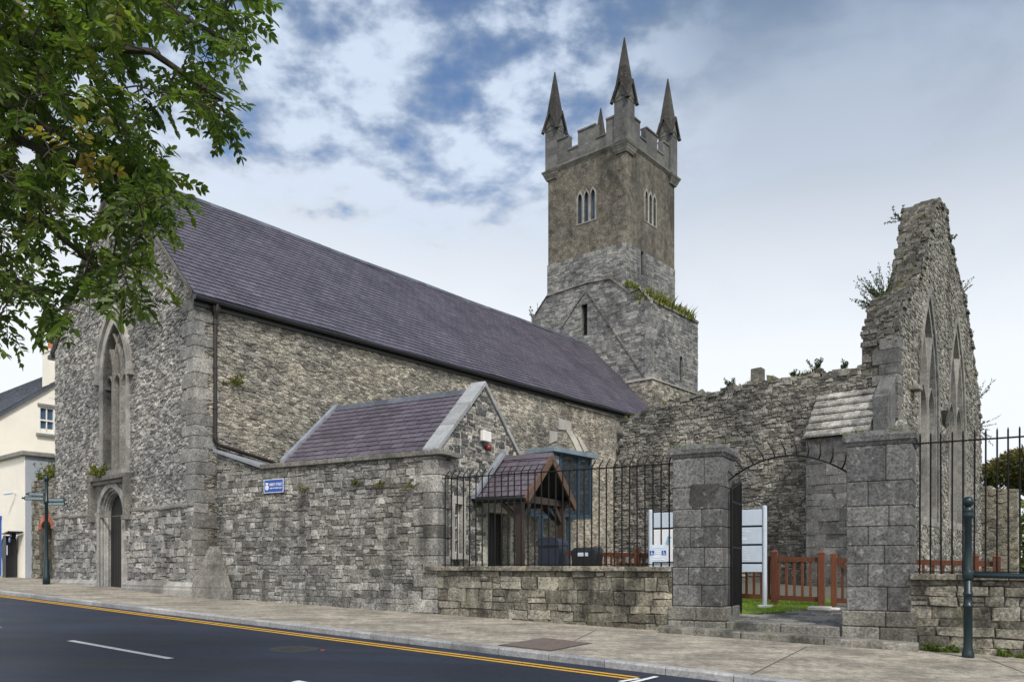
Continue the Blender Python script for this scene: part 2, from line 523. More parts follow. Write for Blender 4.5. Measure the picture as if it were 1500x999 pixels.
class MB:
    def __init__(s):
        s.v, s.f, s.mi, s.st = [], [], [], []

    def add(s, vs, fs, m=0, st=None):
        o = len(s.v)
        s.v.extend([tuple(p) for p in vs])
        s.f.extend([tuple(i + o for i in f) for f in fs])
        s.mi.extend([m] * len(fs))
        if st is None:
            st = (random.random(), random.random(), 0)
        s.st.extend([st] * len(vs))

    def box(s, x0, x1, y0, y1, z0, z1, m=0, st=None):
        s.add([(x0, y0, z0), (x1, y0, z0), (x1, y1, z0), (x0, y1, z0), (x0, y0, z1), (x1, y0, z1), (x1, y1, z1), (x0, y1, z1)],
              [(0, 3, 2, 1), (4, 5, 6, 7), (0, 1, 5, 4), (1, 2, 6, 5), (2, 3, 7, 6), (3, 0, 4, 7)], m, st)

    def hexa(s, b, t, m=0, st=None):
        """bottom loop b and top loop t with the same number of points"""
        n = len(b)
        s.add(list(b) + list(t), [tuple(range(n - 1, -1, -1)), tuple(range(n, 2 * n))] +
              [(i, (i + 1) % n, n + (i + 1) % n, n + i) for i in range(n)], m, st)

    def bar(s, p, q, w, h, up=(0, 0, 1), m=0, st=None):
        p, q = Vector(p), Vector(q)
        d = (q - p).normalized()
        u = Vector(up)
        if abs(d.dot(u)) > .98:
            u = Vector((0, 1, 0)) if abs(d.y) < .9 else Vector((1, 0, 0))
        a = d.cross(u).normalized()
        b = a.cross(d).normalized()
        a *= w / 2
        b *= h / 2
        s.hexa([p - a - b, p + a - b, p + a + b, p - a + b], [q - a - b, q + a - b, q + a + b, q - a + b], m, st)

    def tube(s, pts, r, n=8, m=0, st=None, caps=True):
        pts = [Vector(p) for p in pts]
        rs = r if isinstance(r, (list, tuple)) else [r] * len(pts)
        vs, fs = [], []
        a = None
        for i, p in enumerate(pts):
            d = (pts[min(i + 1, len(pts) - 1)] - pts[max(i - 1, 0)]).normalized()
            if a is None:
                u = Vector((0, 0, 1)) if abs(d.z) < .9 else Vector((1, 0, 0))
                a = d.cross(u).normalized()
            a = (a - d * a.dot(d)).normalized()
            b = d.cross(a)
            for k in range(n):
                t = 2 * math.pi * k / n
                vs.append(p + (a * math.cos(t) + b * math.sin(t)) * rs[i])
        for i in range(len(pts) - 1):
            for k in range(n):
                fs.append((i * n + k, i * n + (k + 1) % n, (i + 1) * n + (k + 1) % n, (i + 1) * n + k))
        if caps:
            fs.append(tuple(range(n - 1, -1, -1)))
            fs.append(tuple((len(pts) - 1) * n + k for k in range(n)))
        s.add(vs, fs, m, st)

    def lathe(s, prof, c=(0, 0), n=16, m=0, st=None):
        vs, fs = [], []
        for r, z in prof:
            for k in range(n):
                t = 2 * math.pi * k / n
                vs.append((c[0] + r * math.cos(t), c[1] + r * math.sin(t), z))
        for i in range(len(prof) - 1):
            for k in range(n):
                fs.append((i * n + k, i * n + (k + 1) % n, (i + 1) * n + (k + 1) % n, (i + 1) * n + k))
        fs.append(tuple(range(n - 1, -1, -1)))
        fs.append(tuple((len(prof) - 1) * n + k for k in range(n)))
        s.add(vs, fs, m, st)

    def slab(s, outline, holes, mp, t, m=0, st=None):
        """solid plate: outline and holes in (u, v), front at d=0, back at d=-t"""
        loops = [list(outline)] + [list(h) for h in holes]
        flat = [p for l in loops for p in l]
        tris = tessellate_polygon([[Vector((p[0], p[1], 0)) for p in l] for l in loops])
        k = len(flat)
        vs = [mp(u, v, 0) for u, v in flat] + [mp(u, v, -t) for u, v in flat]
        fs = []
        for a, b, c in tris:
            fs.append((a, b, c))
            fs.append((k + c, k + b, k + a))
        o = 0
        for l in loops:
            n = len(l)
            for i in range(n):
                a, b = o + i, o + (i + 1) % n
                fs.append((a, b, k + b, k + a))
            o += n
        s.add(vs, fs, m, st)

    def build(s, name, mats, parent=None, smooth=False, bevel=0, seg=1):
        me = bpy.data.meshes.new(name)
        base = BASES.get(parent.name) if parent is not None else None
        if base is not None:
            s.v = [(p[0] - base[0], p[1] - base[1], p[2] - base[2]) for p in s.v]
        me.from_pydata(s.v, [], s.f)
        mats = mats if isinstance(mats, (list, tuple)) else [mats]
        for m in mats:
            me.materials.append(MATS[m])
        me.polygons.foreach_set('material_index', np.array(s.mi, dtype=np.int32))
        at = me.attributes.new('st', 'FLOAT_COLOR', 'POINT')
        a = np.ones((len(s.v), 4), dtype=np.float32)
        a[:, :3] = np.array(s.st, dtype=np.float32).reshape(-1, 3)
        at.data.foreach_set('color', a.ravel())
        if smooth:
            me.polygons.foreach_set('use_smooth', np.ones(len(s.f), dtype=bool))
        me.validate()
        me.update()
        o = bpy.data.objects.new(name, me)
        COL.objects.link(o)
        if parent is not None:
            o.parent = parent
            if base is not None:
                BASES[o.name] = base
        if bevel:
            b = o.modifiers.new('bevel', 'BEVEL')
            b.width = bevel
            b.segments = seg
            b.limit_method = 'ANGLE'
            b.angle_limit = R(40)
        return o


def tag(o, label=None, cat=None, group=None, kind=None):
    for k, v in (('label', label), ('category', cat), ('group', group), ('kind', kind)):
        if v:
            o[k] = v
    return o


def empty(name, loc, rz, label, cat, group=None):
    o = bpy.data.objects.new(name, None)
    COL.objects.link(o)
    o.location = loc
    o.rotation_euler = (0, 0, rz)
    o.empty_display_size = .2
    return tag(o, label, cat, group)


def thing(name, fr, x, y, z, label, cat, group=None):
    o = empty(name, fr.w(x, y, z), fr.a, label, cat, group)
    BASES[o.name] = (x, y, z)
    return o


def copy_tree(o, parent=None):
    c = o.copy()
    COL.objects.link(c)
    if parent is not None:
        c.parent = parent
    for ch in list(o.children):
        copy_tree(ch, c)
    return c


def text_mesh(name, body, size, mat, parent, matrix, depth=.003, align='LEFT'):
    cu = bpy.data.curves.new(name, 'FONT')
    cu.body = body
    cu.size = size
    cu.extrude = depth
    cu.align_x = align
    cu.resolution_u = 2
    o = bpy.data.objects.new(name, cu)
    COL.objects.link(o)
    dg = bpy.context.evaluated_depsgraph_get()
    me = bpy.data.meshes.new_from_object(o.evaluated_get(dg))
    bpy.data.objects.remove(o)
    me.name = name
    me.materials.clear()
    me.materials.append(MATS[mat])
    r = bpy.data.objects.new(name, me)
    COL.objects.link(r)
    r.parent = parent
    r.matrix_local = matrix
    return r


# ------------------------------------------------------------------ stone work
def in_poly(p, poly):
    x, y = p
    c = False
    j = len(poly) - 1
    for i in range(len(poly)):
        xi, yi = poly[i]
        xj, yj = poly[j]
        if (yi > y) != (yj > y) and x < (xj - xi) * (y - yi) / (yj - yi) + xi:
            c = not c
        j = i
    return c


def nearest_on(p, poly):
    best, bd = p, 1e9
    for i in range(len(poly)):
        a, b = poly[i], poly[(i + 1) % len(poly)]
        dx, dy = b[0] - a[0], b[1] - a[1]
        l2 = dx * dx + dy * dy or 1e-9
        t = max(0, min(1, ((p[0] - a[0]) * dx + (p[1] - a[1]) * dy) / l2))
        q = (a[0] + t * dx, a[1] + t * dy)
        d = (q[0] - p[0]) ** 2 + (q[1] - p[1]) ** 2
        if d < bd:
            best, bd = q, d
    return best


def clip_convex(poly, outline):
    """clip to a convex counter-clockwise outline"""
    out = poly
    n = len(outline)
    for i in range(n):
        a, b = outline[i], outline[(i + 1) % n]
        ex, ey = b[0] - a[0], b[1] - a[1]
        inp, out = out, []
        if not inp:
            return []
        for k in range(len(inp)):
            p, q = inp[k], inp[(k + 1) % len(inp)]
            sp = ex * (p[1] - a[1]) - ey * (p[0] - a[0])
            sq = ex * (q[1] - a[1]) - ey * (q[0] - a[0])
            if sp >= 0:
                out.append(p)
            if (sp >= 0) != (sq >= 0):
                t = sp / (sp - sq)
                out.append((p[0] + t * (q[0] - p[0]), p[1] + t * (q[1] - p[1])))
    return out


def area2(p):
    return sum(p[i][0] * p[(i + 1) % len(p)][1] - p[(i + 1) % len(p)][0] * p[i][1] for i in range(len(p))) / 2


def lay_rubble(u0, u1, v0, v1, cw, ch, rng, jit=.42, extra=.25):
    """random rubble: Voronoi cells of a jittered, staggered lattice, flatter than wide"""
    pts = []
    nu, nv = int((u1 - u0) / cw) + 4, int((v1 - v0) / ch) + 4
    for j in range(-2, nv):
        for i in range(-2, nu):
            if rng.random() < .10:
                continue
            pts.append(Vector((u0 / cw + i + .5 * (j % 2) + rng.uniform(-jit, jit), v0 / ch + j + rng.uniform(-jit, jit))))
            if rng.random() < extra:
                pts.append(Vector((u0 / cw + i + rng.uniform(-.5, .5), v0 / ch + j + rng.uniform(-.5, .5))))
    V, E_, F_, *_ = delaunay_2d_cdt(pts, [], [], 0, 1e-6)
    adj = [[] for _ in V]
    for f in F_:
        if len(f) != 3:
            continue
        a, b, c = (V[i] for i in f)
        d = 2 * (a.x * (b.y - c.y) + b.x * (c.y - a.y) + c.x * (a.y - b.y))
        if abs(d) < 1e-9:
            continue
        a2, b2, c2 = a.length_squared, b.length_squared, c.length_squared
        ux = (a2 * (b.y - c.y) + b2 * (c.y - a.y) + c2 * (a.y - b.y)) / d
        uy = (a2 * (c.x - b.x) + b2 * (a.x - c.x) + c2 * (b.x - a.x)) / d
        for i in f:
            adj[i].append((ux, uy))
    polys = []
    for i, cs in enumerate(adj):
        p = V[i]
        if len(cs) < 3:
            continue
        if max(abs(c[0] - p.x) + abs(c[1] - p.y) for c in cs) > 2.5:
            continue
        cs.sort(key=lambda c: math.atan2(c[1] - p.y, c[0] - p.x))
        q = []
        for c in cs:
            c = (c[0] * cw, c[1] * ch)
            if not q or (abs(c[0] - q[-1][0]) + abs(c[1] - q[-1][1])) > .02:
                q.append(c)
        if len(q) >= 3:
            polys.append(q)
    return polys


def lay_courses(u0, u1, v0, v1, cw, ch, rng, jit=.012, split=.15, vary=.35):
    """squared stones in rough courses"""
    polys = []
    v = v0
    while v < v1 - .02:
        h = ch * rng.uniform(1 - vary, 1 + vary)
        if v + h > v1 - ch * .4:
            h = v1 - v
        u = u0 - rng.uniform(0, cw)
        while u < u1:
            w = cw * rng.uniform(.55, 1.6)
            J = lambda: rng.uniform(-jit, jit)
            if rng.random() < split and h > ch * .9:
                k = rng.uniform(.4, .6)
                for a, b in ((v, v + h * k), (v + h * k, v + h)):
                    polys.append([(u + J(), a + J()), (u + w + J(), a + J()), (u + w + J(), b + J()), (u + J(), b + J())])
            else:
                polys.append([(u + J(), v + J()), (u + w + J(), v + J()), (u + w + J(), v + h + J()), (u + J(), v + h + J())])
            u += w
        v += h
    return polys


def put_stones(mb, polys, mp, rng, outline=None, holes=(), gap=.012, d0=.008, d1=.035, cham=.016, m=1, ragged=False, shade=None):
    for poly in polys:
        if outline is not None:
            if ragged:
                cx = sum(p[0] for p in poly) / len(poly)
                cy = sum(p[1] for p in poly) / len(poly)
                if not in_poly((cx, cy), outline):
                    continue
            else:
                poly = clip_convex(poly, outline)
        if len(poly) < 3:
            continue
        cx = sum(p[0] for p in poly) / len(poly)
        cy = sum(p[1] for p in poly) / len(poly)
        skip = False
        for h in holes:
            if in_poly((cx, cy), h):
                skip = True
                break
            inside = [in_poly(p, h) for p in poly]
            if any(inside):
                poly = [nearest_on(p, h) if i else p for p, i in zip(poly, inside)]
            ha, hb = min(p[0] for p in h), max(p[0] for p in h)
            pa, pb = min(p[0] for p in poly), max(p[0] for p in poly)
            if pa < hb - .01 and pb > ha + .01 and any(in_poly((pa + (pb - pa) * k / 12, cy), h) for k in range(1, 12)):
                if cx < (ha + hb) / 2:
                    e = max([pa + (pb - pa) * k / 24 for k in range(25) if pa + (pb - pa) * k / 24 < (ha + hb) / 2 and not in_poly((pa + (pb - pa) * k / 24, cy), h)] or [pa])
                    poly = [(min(p[0], e), p[1]) for p in poly]
                else:
                    e = min([pa + (pb - pa) * k / 24 for k in range(25) if pa + (pb - pa) * k / 24 > (ha + hb) / 2 and not in_poly((pa + (pb - pa) * k / 24, cy), h)] or [pb])
                    poly = [(max(p[0], e), p[1]) for p in poly]
        if skip or abs(area2(poly)) < .002:
            continue
        if area2(poly) < 0:
            poly = poly[::-1]
        d = rng.uniform(d0, d1)
        tu, tv = rng.uniform(-.05, .05), rng.uniform(-.05, .05)
        n = len(poly)

        def ring(g):
            r = []
            for p in poly:
                dx, dy = cx - p[0], cy - p[1]
                l = math.hypot(dx, dy) or 1e-6
                k = min(g * 1.3 / l, .75)
                r.append((p[0] + dx * k, p[1] + dy * k))
            return r
        r0, r1 = ring(gap), ring(gap + cham)
        vs = [mp(u, v, -.01) for u, v in r0]
        vs += [mp(u, v, max(.001, d - cham * .7 + (u - cx) * tu + (v - cy) * tv)) for u, v in r0]
        vs += [mp(u, v, d + (u - cx) * tu + (v - cy) * tv + rng.uniform(-.004, .004)) for u, v in r1]
        fs = [tuple(range(2 * n, 3 * n))]
        for i in range(n):
            j = (i + 1) % n
            fs.append((i, j, n + j, n + i))
            fs.append((n + i, n + j, 2 * n + j, 2 * n + i))
        mb.add(vs, fs, m, (shade(cx, cy) if shade else rng.random(), rng.random(), 0))


def arch_pts(cx, w, z0, zs, za, n=10):
    """pointed opening, counter-clockwise from bottom left"""
    h, a = za - zs, w / 2
    r = (h * h + a * a) / (2 * a)
    pts = [(cx - a, z0), (cx + a, z0)]
    c = cx + a - r
    t1 = math.atan2(h, cx - c)
    for i in range(n + 1):
        t = t1 * i / n
        pts.append((c + r * math.cos(t), zs + r * math.sin(t)))
    c = cx - a + r
    for i in range(1, n + 1):
        t = t1 * (n - i) / n
        pts.append((c - r * math.cos(t), zs + r * math.sin(t)))
    return pts


def frame_prism(mb, outer, inner, mp, d0, d1, m=0, st=None, blocks=False, open_bottom=False):
    """border between two loops with the same number of points, from depth d0 (back) to d1 (front)"""
    n = len(outer)
    for i in range(n):
        if open_bottom and i == 0:
            continue
        j = (i + 1) % n
        o0, o1, i0, i1 = outer[i], outer[j], inner[i], inner[j]
        segs = [(0, 1)]
        if blocks:
            L = math.dist(o0, o1)
            k = max(1, round(L / .38))
            segs = [(q / k, (q + 1) / k) for q in range(k)]
        for a, b in segs:
            lp = lambda p, q, t: (p[0] + (q[0] - p[0]) * t, p[1] + (q[1] - p[1]) * t)
            A, B, C, D = lp(o0, o1, a), lp(o0, o1, b), lp(i0, i1, b), lp(i0, i1, a)
            vs = [mp(*p, d0) for p in (A, B, C, D)] + [mp(*p, d1) for p in (A, B, C, D)]
            mb.add(vs, [(0, 3, 2, 1), (4, 5, 6, 7), (0, 1, 5, 4), (1, 2, 6, 5), (2, 3, 7, 6), (3, 0, 4, 7)], m,
                   st or (random.random(), random.random(), 0))


def bar_path(mb, pts, w, mp, d0, d1, m=0, st=None, cham=.35):
    """moulded stone bar following a 2-D path: section narrower at the front"""
    n = len(pts)
    rings = []
    for i, p in enumerate(pts):
        a, b = pts[max(i - 1, 0)], pts[min(i + 1, n - 1)]
        dx, dy = b[0] - a[0], b[1] - a[1]
        l = math.hypot(dx, dy) or 1e-6
        nx, ny = -dy / l, dx / l
        h, f = w / 2, w / 2 * cham
        dm = d0 + (d1 - d0) * .45
        rings.append([mp(p[0] + nx * h, p[1] + ny * h, d0), mp(p[0] + nx * h, p[1] + ny * h, dm), mp(p[0] + nx * f, p[1] + ny * f, d1),
                      mp(p[0] - nx * f, p[1] - ny * f, d1), mp(p[0] - nx * h, p[1] - ny * h, dm), mp(p[0] - nx * h, p[1] - ny * h, d0)])
    vs = [q for r in rings for q in r]
    fs = []
    for i in range(n - 1):
        for k in range(6):
            fs.append((i * 6 + k, i * 6 + (k + 1) % 6, (i + 1) * 6 + (k + 1) % 6, (i + 1) * 6 + k))
    fs.append(tuple(range(5, -1, -1)))
    fs.append(tuple((n - 1) * 6 + k for k in range(6)))
    mb.add(vs, fs, m, st)


def arc_side(cx, w, zs, za, left, n=10, t0=0.0, t1=1.0):
    """one side of a pointed arch as a path from springing to apex"""
    h, a = za - zs, w / 2
    r = (h * h + a * a) / (2 * a)
    ta = math.atan2(h, r - a)
    out = []
    for i in range(n + 1):
        t = ta * (t0 + (t1 - t0) * i / n)
        x = (cx + a - r) + r * math.cos(t) if not left else (cx - a + r) - r * math.cos(t)
        out.append((x, zs + r * math.sin(t)))
    return out


def slates(mb, L, S, sw, ex, mp, rng, th=.014, m=0, keep=None, amp=.25):
    """mp(u along eaves, s up the slope, d off the roof plane); bottoms of slates stand proud"""
    rows = int(S / ex) + 1
    for j in range(rows):
        s0 = j * ex
        s1 = min(s0 + ex * 1.35, S)
        if s1 - s0 < .02:
            continue
        u = -(sw / 2 if j % 2 else 0)
        while u < L:
            a, b = max(u, 0) + .006, min(u + sw, L) - .006
            u += sw
            if b - a < .02:
                continue
            if keep and not keep((a + b) / 2, s0 + ex * .5):
                continue
            lift = th * 1.9 + rng.uniform(0, .005)
            ds = rng.uniform(-.006, .006)
            vs = [mp(a, s0 + ds, lift - th), mp(b, s0 + ds, lift - th), mp(b, s0 + ds, lift), mp(a, s0 + ds, lift), mp(a, s1, .002), mp(b, s1, .002)]
            sv = (min(1, max(0, .5 + rng.gauss(0, amp))), rng.random(), 0)
            mb.add(vs, [(3, 2, 5, 4)], m, sv)
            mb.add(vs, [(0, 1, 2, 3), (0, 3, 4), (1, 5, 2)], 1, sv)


# ------------------------------------------------------------------ plants
def leaf_quad(mb, p, d, n, l, w, st, m=0):
    d = d.normalized()
    sd = d.cross(n)
    if sd.length < 1e-4:
        sd = d.orthogonal()
    sd.normalize()
    nn = sd.cross(d)
    q = p + d * l * .45
    mb.add([p, q + sd * w * .5 + nn * w * .12, p + d * l, q - sd * w * .5 + nn * w * .12, q - nn * w * .05],
           [(0, 4, 1), (4, 2, 1), (0, 3, 4), (4, 3, 2)], m, st)


def leaf_oval(mb, p, d, n, l, w, st, m=0):
    d = d.normalized()
    sd = d.cross(n)
    if sd.length < 1e-4:
        sd = d.orthogonal()
    sd.normalize()
    nn = sd.cross(d)
    a, b = p + d * l * .30 + nn * w * .16, p + d * l * .70 + nn * w * .12
    t = p + d * l - nn * w * .12
    mb.add([p, a + sd * w * .46, b + sd * w * .42, t, b - sd * w * .42, a - sd * w * .46], [(0, 3, 2, 1), (0, 5, 4, 3)], m, st)


def rv(rng):
    while True:
        v = Vector((rng.uniform(-1, 1), rng.uniform(-1, 1), rng.uniform(-1, 1)))
        if .05 < v.length < 1:
            return v.normalized()


def grass_tuft(mb, p, rng, n, h, spread, m=0):
    for _ in range(n):
        b = Vector(p) + Vector((rng.uniform(-1, 1) * spread, rng.uniform(-1, 1) * spread, 0))
        d = Vector((rng.gauss(0, .35), rng.gauss(0, .35), 1)).normalized()
        l = h * rng.uniform(.5, 1.25)
        w = .012 + h * .035
        sd = d.cross(rv(rng)).normalized() * w
        mid = b + d * l * .6
        tip = b + d * l + Vector((d.x, d.y, -.3)) * l * .25
        mb.add([b - sd, b + sd, mid + sd * .7, mid - sd * .7, tip], [(0, 1, 2, 3), (3, 2, 4)], m, (rng.random(), rng.random(), 0))


def leafy_plant(name, p, rng, n_stem, h, lean, label, cat='plant', leaf=.07, mat='twig_leaf', spread=.5, per=14, group='wild plants on the masonry', rz=0):
    """woody weed: arching stems with small leaves; root Empty with stem and foliage parts"""
    root = empty(name, p, rz, label, cat, group)
    st, fo = MB(), MB()
    for _ in range(n_stem):
        d = (Vector(lean) + Vector((rng.gauss(0, spread), rng.gauss(0, spread), rng.gauss(0, spread * .5)))).normalized()
        l = h * rng.uniform(.55, 1.1)
        pts = []
        q = Vector((rng.gauss(0, .05), rng.gauss(0, .05), -.03))
        for i in range(6):
            pts.append(q.copy())
            d = (d + Vector((rng.gauss(0, .14), rng.gauss(0, .14), .06))).normalized()
            q += d * l / 5
        st.tube(pts, [.010, .009, .007, .006, .005, .003], 5, m=0)
        for i in range(per):
            t = rng.uniform(.2, 1) * 4.99
            k = int(t)
            b = pts[k].lerp(pts[k + 1], t - k)
            ld = (rv(rng) + Vector((0, 0, .25)) + d * .3).normalized()
            leaf_quad(fo, b, ld, rv(rng), leaf * rng.uniform(.6, 1.3), leaf * .55, (rng.random(), 0, 0))
    st.build('stem', 'bark', root)
    fo.build('foliage', mat, root)
    return root

# ================================================================== the setting: road, pavement, kerb, yard
rng = random.Random(7)
K0, K1 = gpix(0, 865), gpix(1098, 991)
KD = Vector((K1.x - K0.x, K1.y - K0.y, 0)).normalized()
KN = Vector((-KD.y, KD.x, 0))                  # from the kerb towards the church


def kp(s, n, dz=0.0):
    """point s metres along the kerb from K0 and n metres in from its edge, dz above the pavement plane"""
    p = Vector((K0.x, K0.y, 0)) + KD * s + KN * n
    return Vector((p.x, p.y, gz(p.x, p.y) + dz))


def sheet(name, pts, mat, kind='structure', parent=None):
    mb = MB()
    mb.add(pts, [tuple(range(len(pts)))], 0)
    o = mb.build(name, mat, parent)
    if parent is None:
        o['kind'] = kind
    return o


def strip(mb, p, q, w, dz, m=0):
    """flat marking between two ground points"""
    p, q = Vector(p), Vector(q)
    d = (q - p)
    d.z = 0
    d.normalize()
    n = Vector((-d.y, d.x, 0)) * w / 2
    n.z = 0
    vs = []
    for a in (p - n, q - n, q + n, p + n):
        vs.append((a.x, a.y, gz(a.x, a.y) + dz))
    mb.add(vs, [(0, 1, 2, 3)], m)


sheet('ground', [(-900, -300, -2.2), (900, -300, -2.2), (900, 1500, -2.2), (-900, 1500, -2.2)], 'soil')
ROAD_DZ = -.10
road = sheet('road', [kp(-120, .02, ROAD_DZ), kp(-120, -7.6, ROAD_DZ), kp(90, -7.6, ROAD_DZ), kp(90, .02, ROAD_DZ)], 'asphalt')
pave = sheet('pavement', [kp(-120, .13), kp(90, .13), kp(90, 12), kp(-120, 12)], 'paving')
near = sheet('near_pavement', [kp(-120, -7.75), kp(-120, -16), kp(90, -16), kp(90, -7.75)], 'paving')
mb = MB()
s = -20.0
while s < 34:
    for n0, n1, front in ((0.0, .14, 0), (-7.76, -7.62, 1)):
        a, b = s + .004, s + .904
        c = .018
        prof = [(n0, -.14), (n0, -c), (n0 + c, .004), (n1, .004), (n1, -.14)] if not front else [(n0, -.14), (n0, .004), (n1 - c, .004), (n1, -c), (n1, -.14)]
        mb.hexa([kp(a, n, z) for n, z in prof], [kp(b, n, z) for n, z in prof], 0)
    s += .912
kerb = mb.build('kerb', 'concrete_kerb')
kerb['kind'] = 'structure'
# yellow double line, white dashes and the stop bar, painted on the road
mb = MB()
ya, yb = gpix(0, 872.6, ROAD_DZ), gpix(930, 993.2, ROAD_DZ)
yd = (yb - ya).normalized()
yn = Vector((-yd.y, yd.x, 0)).normalized()
for off in (-.085, .085):
    strip(mb, ya - yd * 25 + yn * off, yb + yn * off, .085, ROAD_DZ + .004)
mb.build('yellow_line', 'line_yellow', road)
mb = MB()
da, db = gpix(103, 938, ROAD_DZ), gpix(250, 964.5, ROAD_DZ)
dd = (db - da)
dl = dd.length
for k in (-2, -1, 0, 1):
    o = dd.normalized() * (k * (dl + 2.65))
    strip(mb, da + o, db + o, .11, ROAD_DZ + .004)
mb.build('lane_dash', 'line_white', road)
mb = MB()
strip(mb, gpix(908, 998.5, ROAD_DZ), gpix(936, 994, ROAD_DZ), .07, ROAD_DZ + .008)
strip(mb, gpix(925, 1000, ROAD_DZ), gpix(962, 991, ROAD_DZ), .07, ROAD_DZ + .0085)
mb.build('bay_mark', 'line_white', road)
mb = MB()
for a, b in (((1182, 947), (1098, 989)), ((872, 923), (842, 938)), ((1440, 962), (1500, 985))):
    strip(mb, gpix(*a), gpix(*b), .022, .003)
mb.build('paving_joint', 'paving_joint', pave)


def ell(mb, c, r, z0, z1, n=32, m=0):
    lo = [(c.x + r * math.cos(2 * math.pi * k / n), c.y + r * math.sin(2 * math.pi * k / n)) for k in range(n)]
    mb.hexa([(x, y, gz(x, y) + z0) for x, y in lo], [(x, y, gz(x, y) + z1) for x, y in lo], m)


c = gpix(431, 951, ROAD_DZ)
cov = empty('manhole_cover', c, 0, 'round dark iron manhole cover set in the asphalt', 'manhole cover')
BASES[cov.name] = tuple(c)
mb = MB()
ell(mb, c, .36, ROAD_DZ - .02, ROAD_DZ + .006)
mb.build('frame', 'cover_iron', cov)
mb = MB()
ell(mb, c, .30, ROAD_DZ - .02, ROAD_DZ + .011)
for i in range(-4, 5):
    for j in range(-4, 5):
        if i * i + j * j < 17:
            x, y = c.x + i * .062, c.y + j * .062
            zz = gz(x, y) + ROAD_DZ
            mb.box(x - .018, x + .018, y - .018, y + .018, zz + .01, zz + .016)
mb.build('lid', 'cover_iron', cov)
mb = MB()
ell(mb, c + Vector((.43, .0, 0)), .035, ROAD_DZ, ROAD_DZ + .005, 7)
mb.build('paint_mark', 'red_paint', cov)
pl = [gpix(*a) for a in ((729, 945), (807, 953.5), (867, 942), (797, 934))]
pc = sum(pl, Vector()) / 4
hatch = empty('access_cover', pc, 0, 'brownish square iron access cover set in the pavement', 'access cover')
BASES[hatch.name] = tuple(pc)
mb = MB()
mb.hexa([p + Vector((0, 0, -.02)) for p in pl], [p + Vector((0, 0, .006)) for p in pl])
mb.build('frame', 'cover_iron', hatch)
mb = MB()
for i in range(2):
    for j in range(2):
        q = []
        for a, b in ((i, j), (i + 1, j), (i + 1, j + 1), (i, j + 1)):
            u, v = .03 + a * .47, .03 + b * .47
            q.append(pl[0] * (1 - u) * (1 - v) + pl[1] * u * (1 - v) + pl[2] * u * v + pl[3] * (1 - u) * v)
        cc = sum(q, Vector()) / 4
        q = [cc + (p - cc) * .975 for p in q]
        mb.hexa([p + Vector((0, 0, -.01)) for p in q], [p + Vector((0, 0, .011)) for p in q])
mb.build('plate', 'iron_plate', hatch)


def yz(x, y):
    """yard level in the street-wall frame"""
    return FS.gz(x, y) + .25 + .075 * max(0, y - 1)


mb = MB()
xs_ = [-10 + 1.0 * i for i in range(31)]
ys_ = [.3 + .9 * j for j in range(24)]
vs = [tuple(FS.w(x, y, yz(x, min(y, 3.4)) - .01)) for y in ys_ for x in xs_]
fs = [(j * 31 + i, j * 31 + i + 1, (j + 1) * 31 + i + 1, (j + 1) * 31 + i) for j in range(23) for i in range(30)]
mb.add(vs, fs)
mb.build('yard_ground', 'yard_gravel')['kind'] = 'structure'
# flag path from the gate
path_poly = [(.95, .12), (3.02, .12), (3.05, .95), (4.6, 1.5), (4.6, 3.4), (2.5, 3.4), (1.75, 2.1), (.95, 1.35)]
mb = MB()
mpF = lambda u, v, d: tuple(FS.w(u, v, yz(u, v) + d))
mb.slab(path_poly, [], mpF, .15, 1)
polys = lay_courses(.6, 4.9, .0, 3.5, .42, .24, rng, .006, .0, .25)
put_stones(mb, [[(p[0], p[1]) for p in q] for q in polys], mpF, rng, path_poly, gap=.006, d0=.010, d1=.018, cham=.008, m=0, ragged=True)
mb.build('path', ['flagstone', 'ashlar_joint'])['kind'] = 'structure'
# grass between the path and the wooden fence
lawn = MB()
grass_poly = [(-6, .75), (.95, .75), (.95, 1.4), (1.72, 2.15), (2.45, 3.25), (2.2, 4.6), (-6, 4.6)]
gr = random.Random(5)
cnt = 0
while cnt < 15000:
    x, y = gr.uniform(-4, 2.5), gr.uniform(.75, 4.0)
    if x < -1 and gr.random() < .75:
        continue
    if not in_poly((x, y), grass_poly):
        continue
    cnt += 1
    p = FS.w(x, y, yz(x, y) - .01)
    a = gr.uniform(0, 6.28)
    h = gr.uniform(.035, .085) * (1 + .4 * math.sin(x * 5) * math.sin(y * 4))
    w = Vector((math.cos(a), math.sin(a), 0)) * .005
    t = Vector((gr.gauss(0, .4), gr.gauss(0, .4), 1)) * h
    lawn.add([p - w, p + w, p + t], [(0, 1, 2)], 0, (gr.random(), 0, 0))
go = lawn.build('grass', 'grass_leaf')
go['kind'] = 'stuff'
sheet('lawn_ground', [tuple(FS.w(x, y, yz(x, y) + .004)) for x, y in grass_poly], 'soil')

# ================================================================== friary church
W_Y = 25.2                                      # west face of the tower, along the nave
T_Y, T_X = 20.57, 12.22                         # transept west face, transept south face
mpW = lambda u, v, d: (u, -d, v)                # west gable
mpS = lambda u, v, d: (d, u, v)                 # nave south wall
church = thing('friary_church', FN, -4.65, 0, 0, 'long grey rubble friary church with steep purple slate roof', 'church')

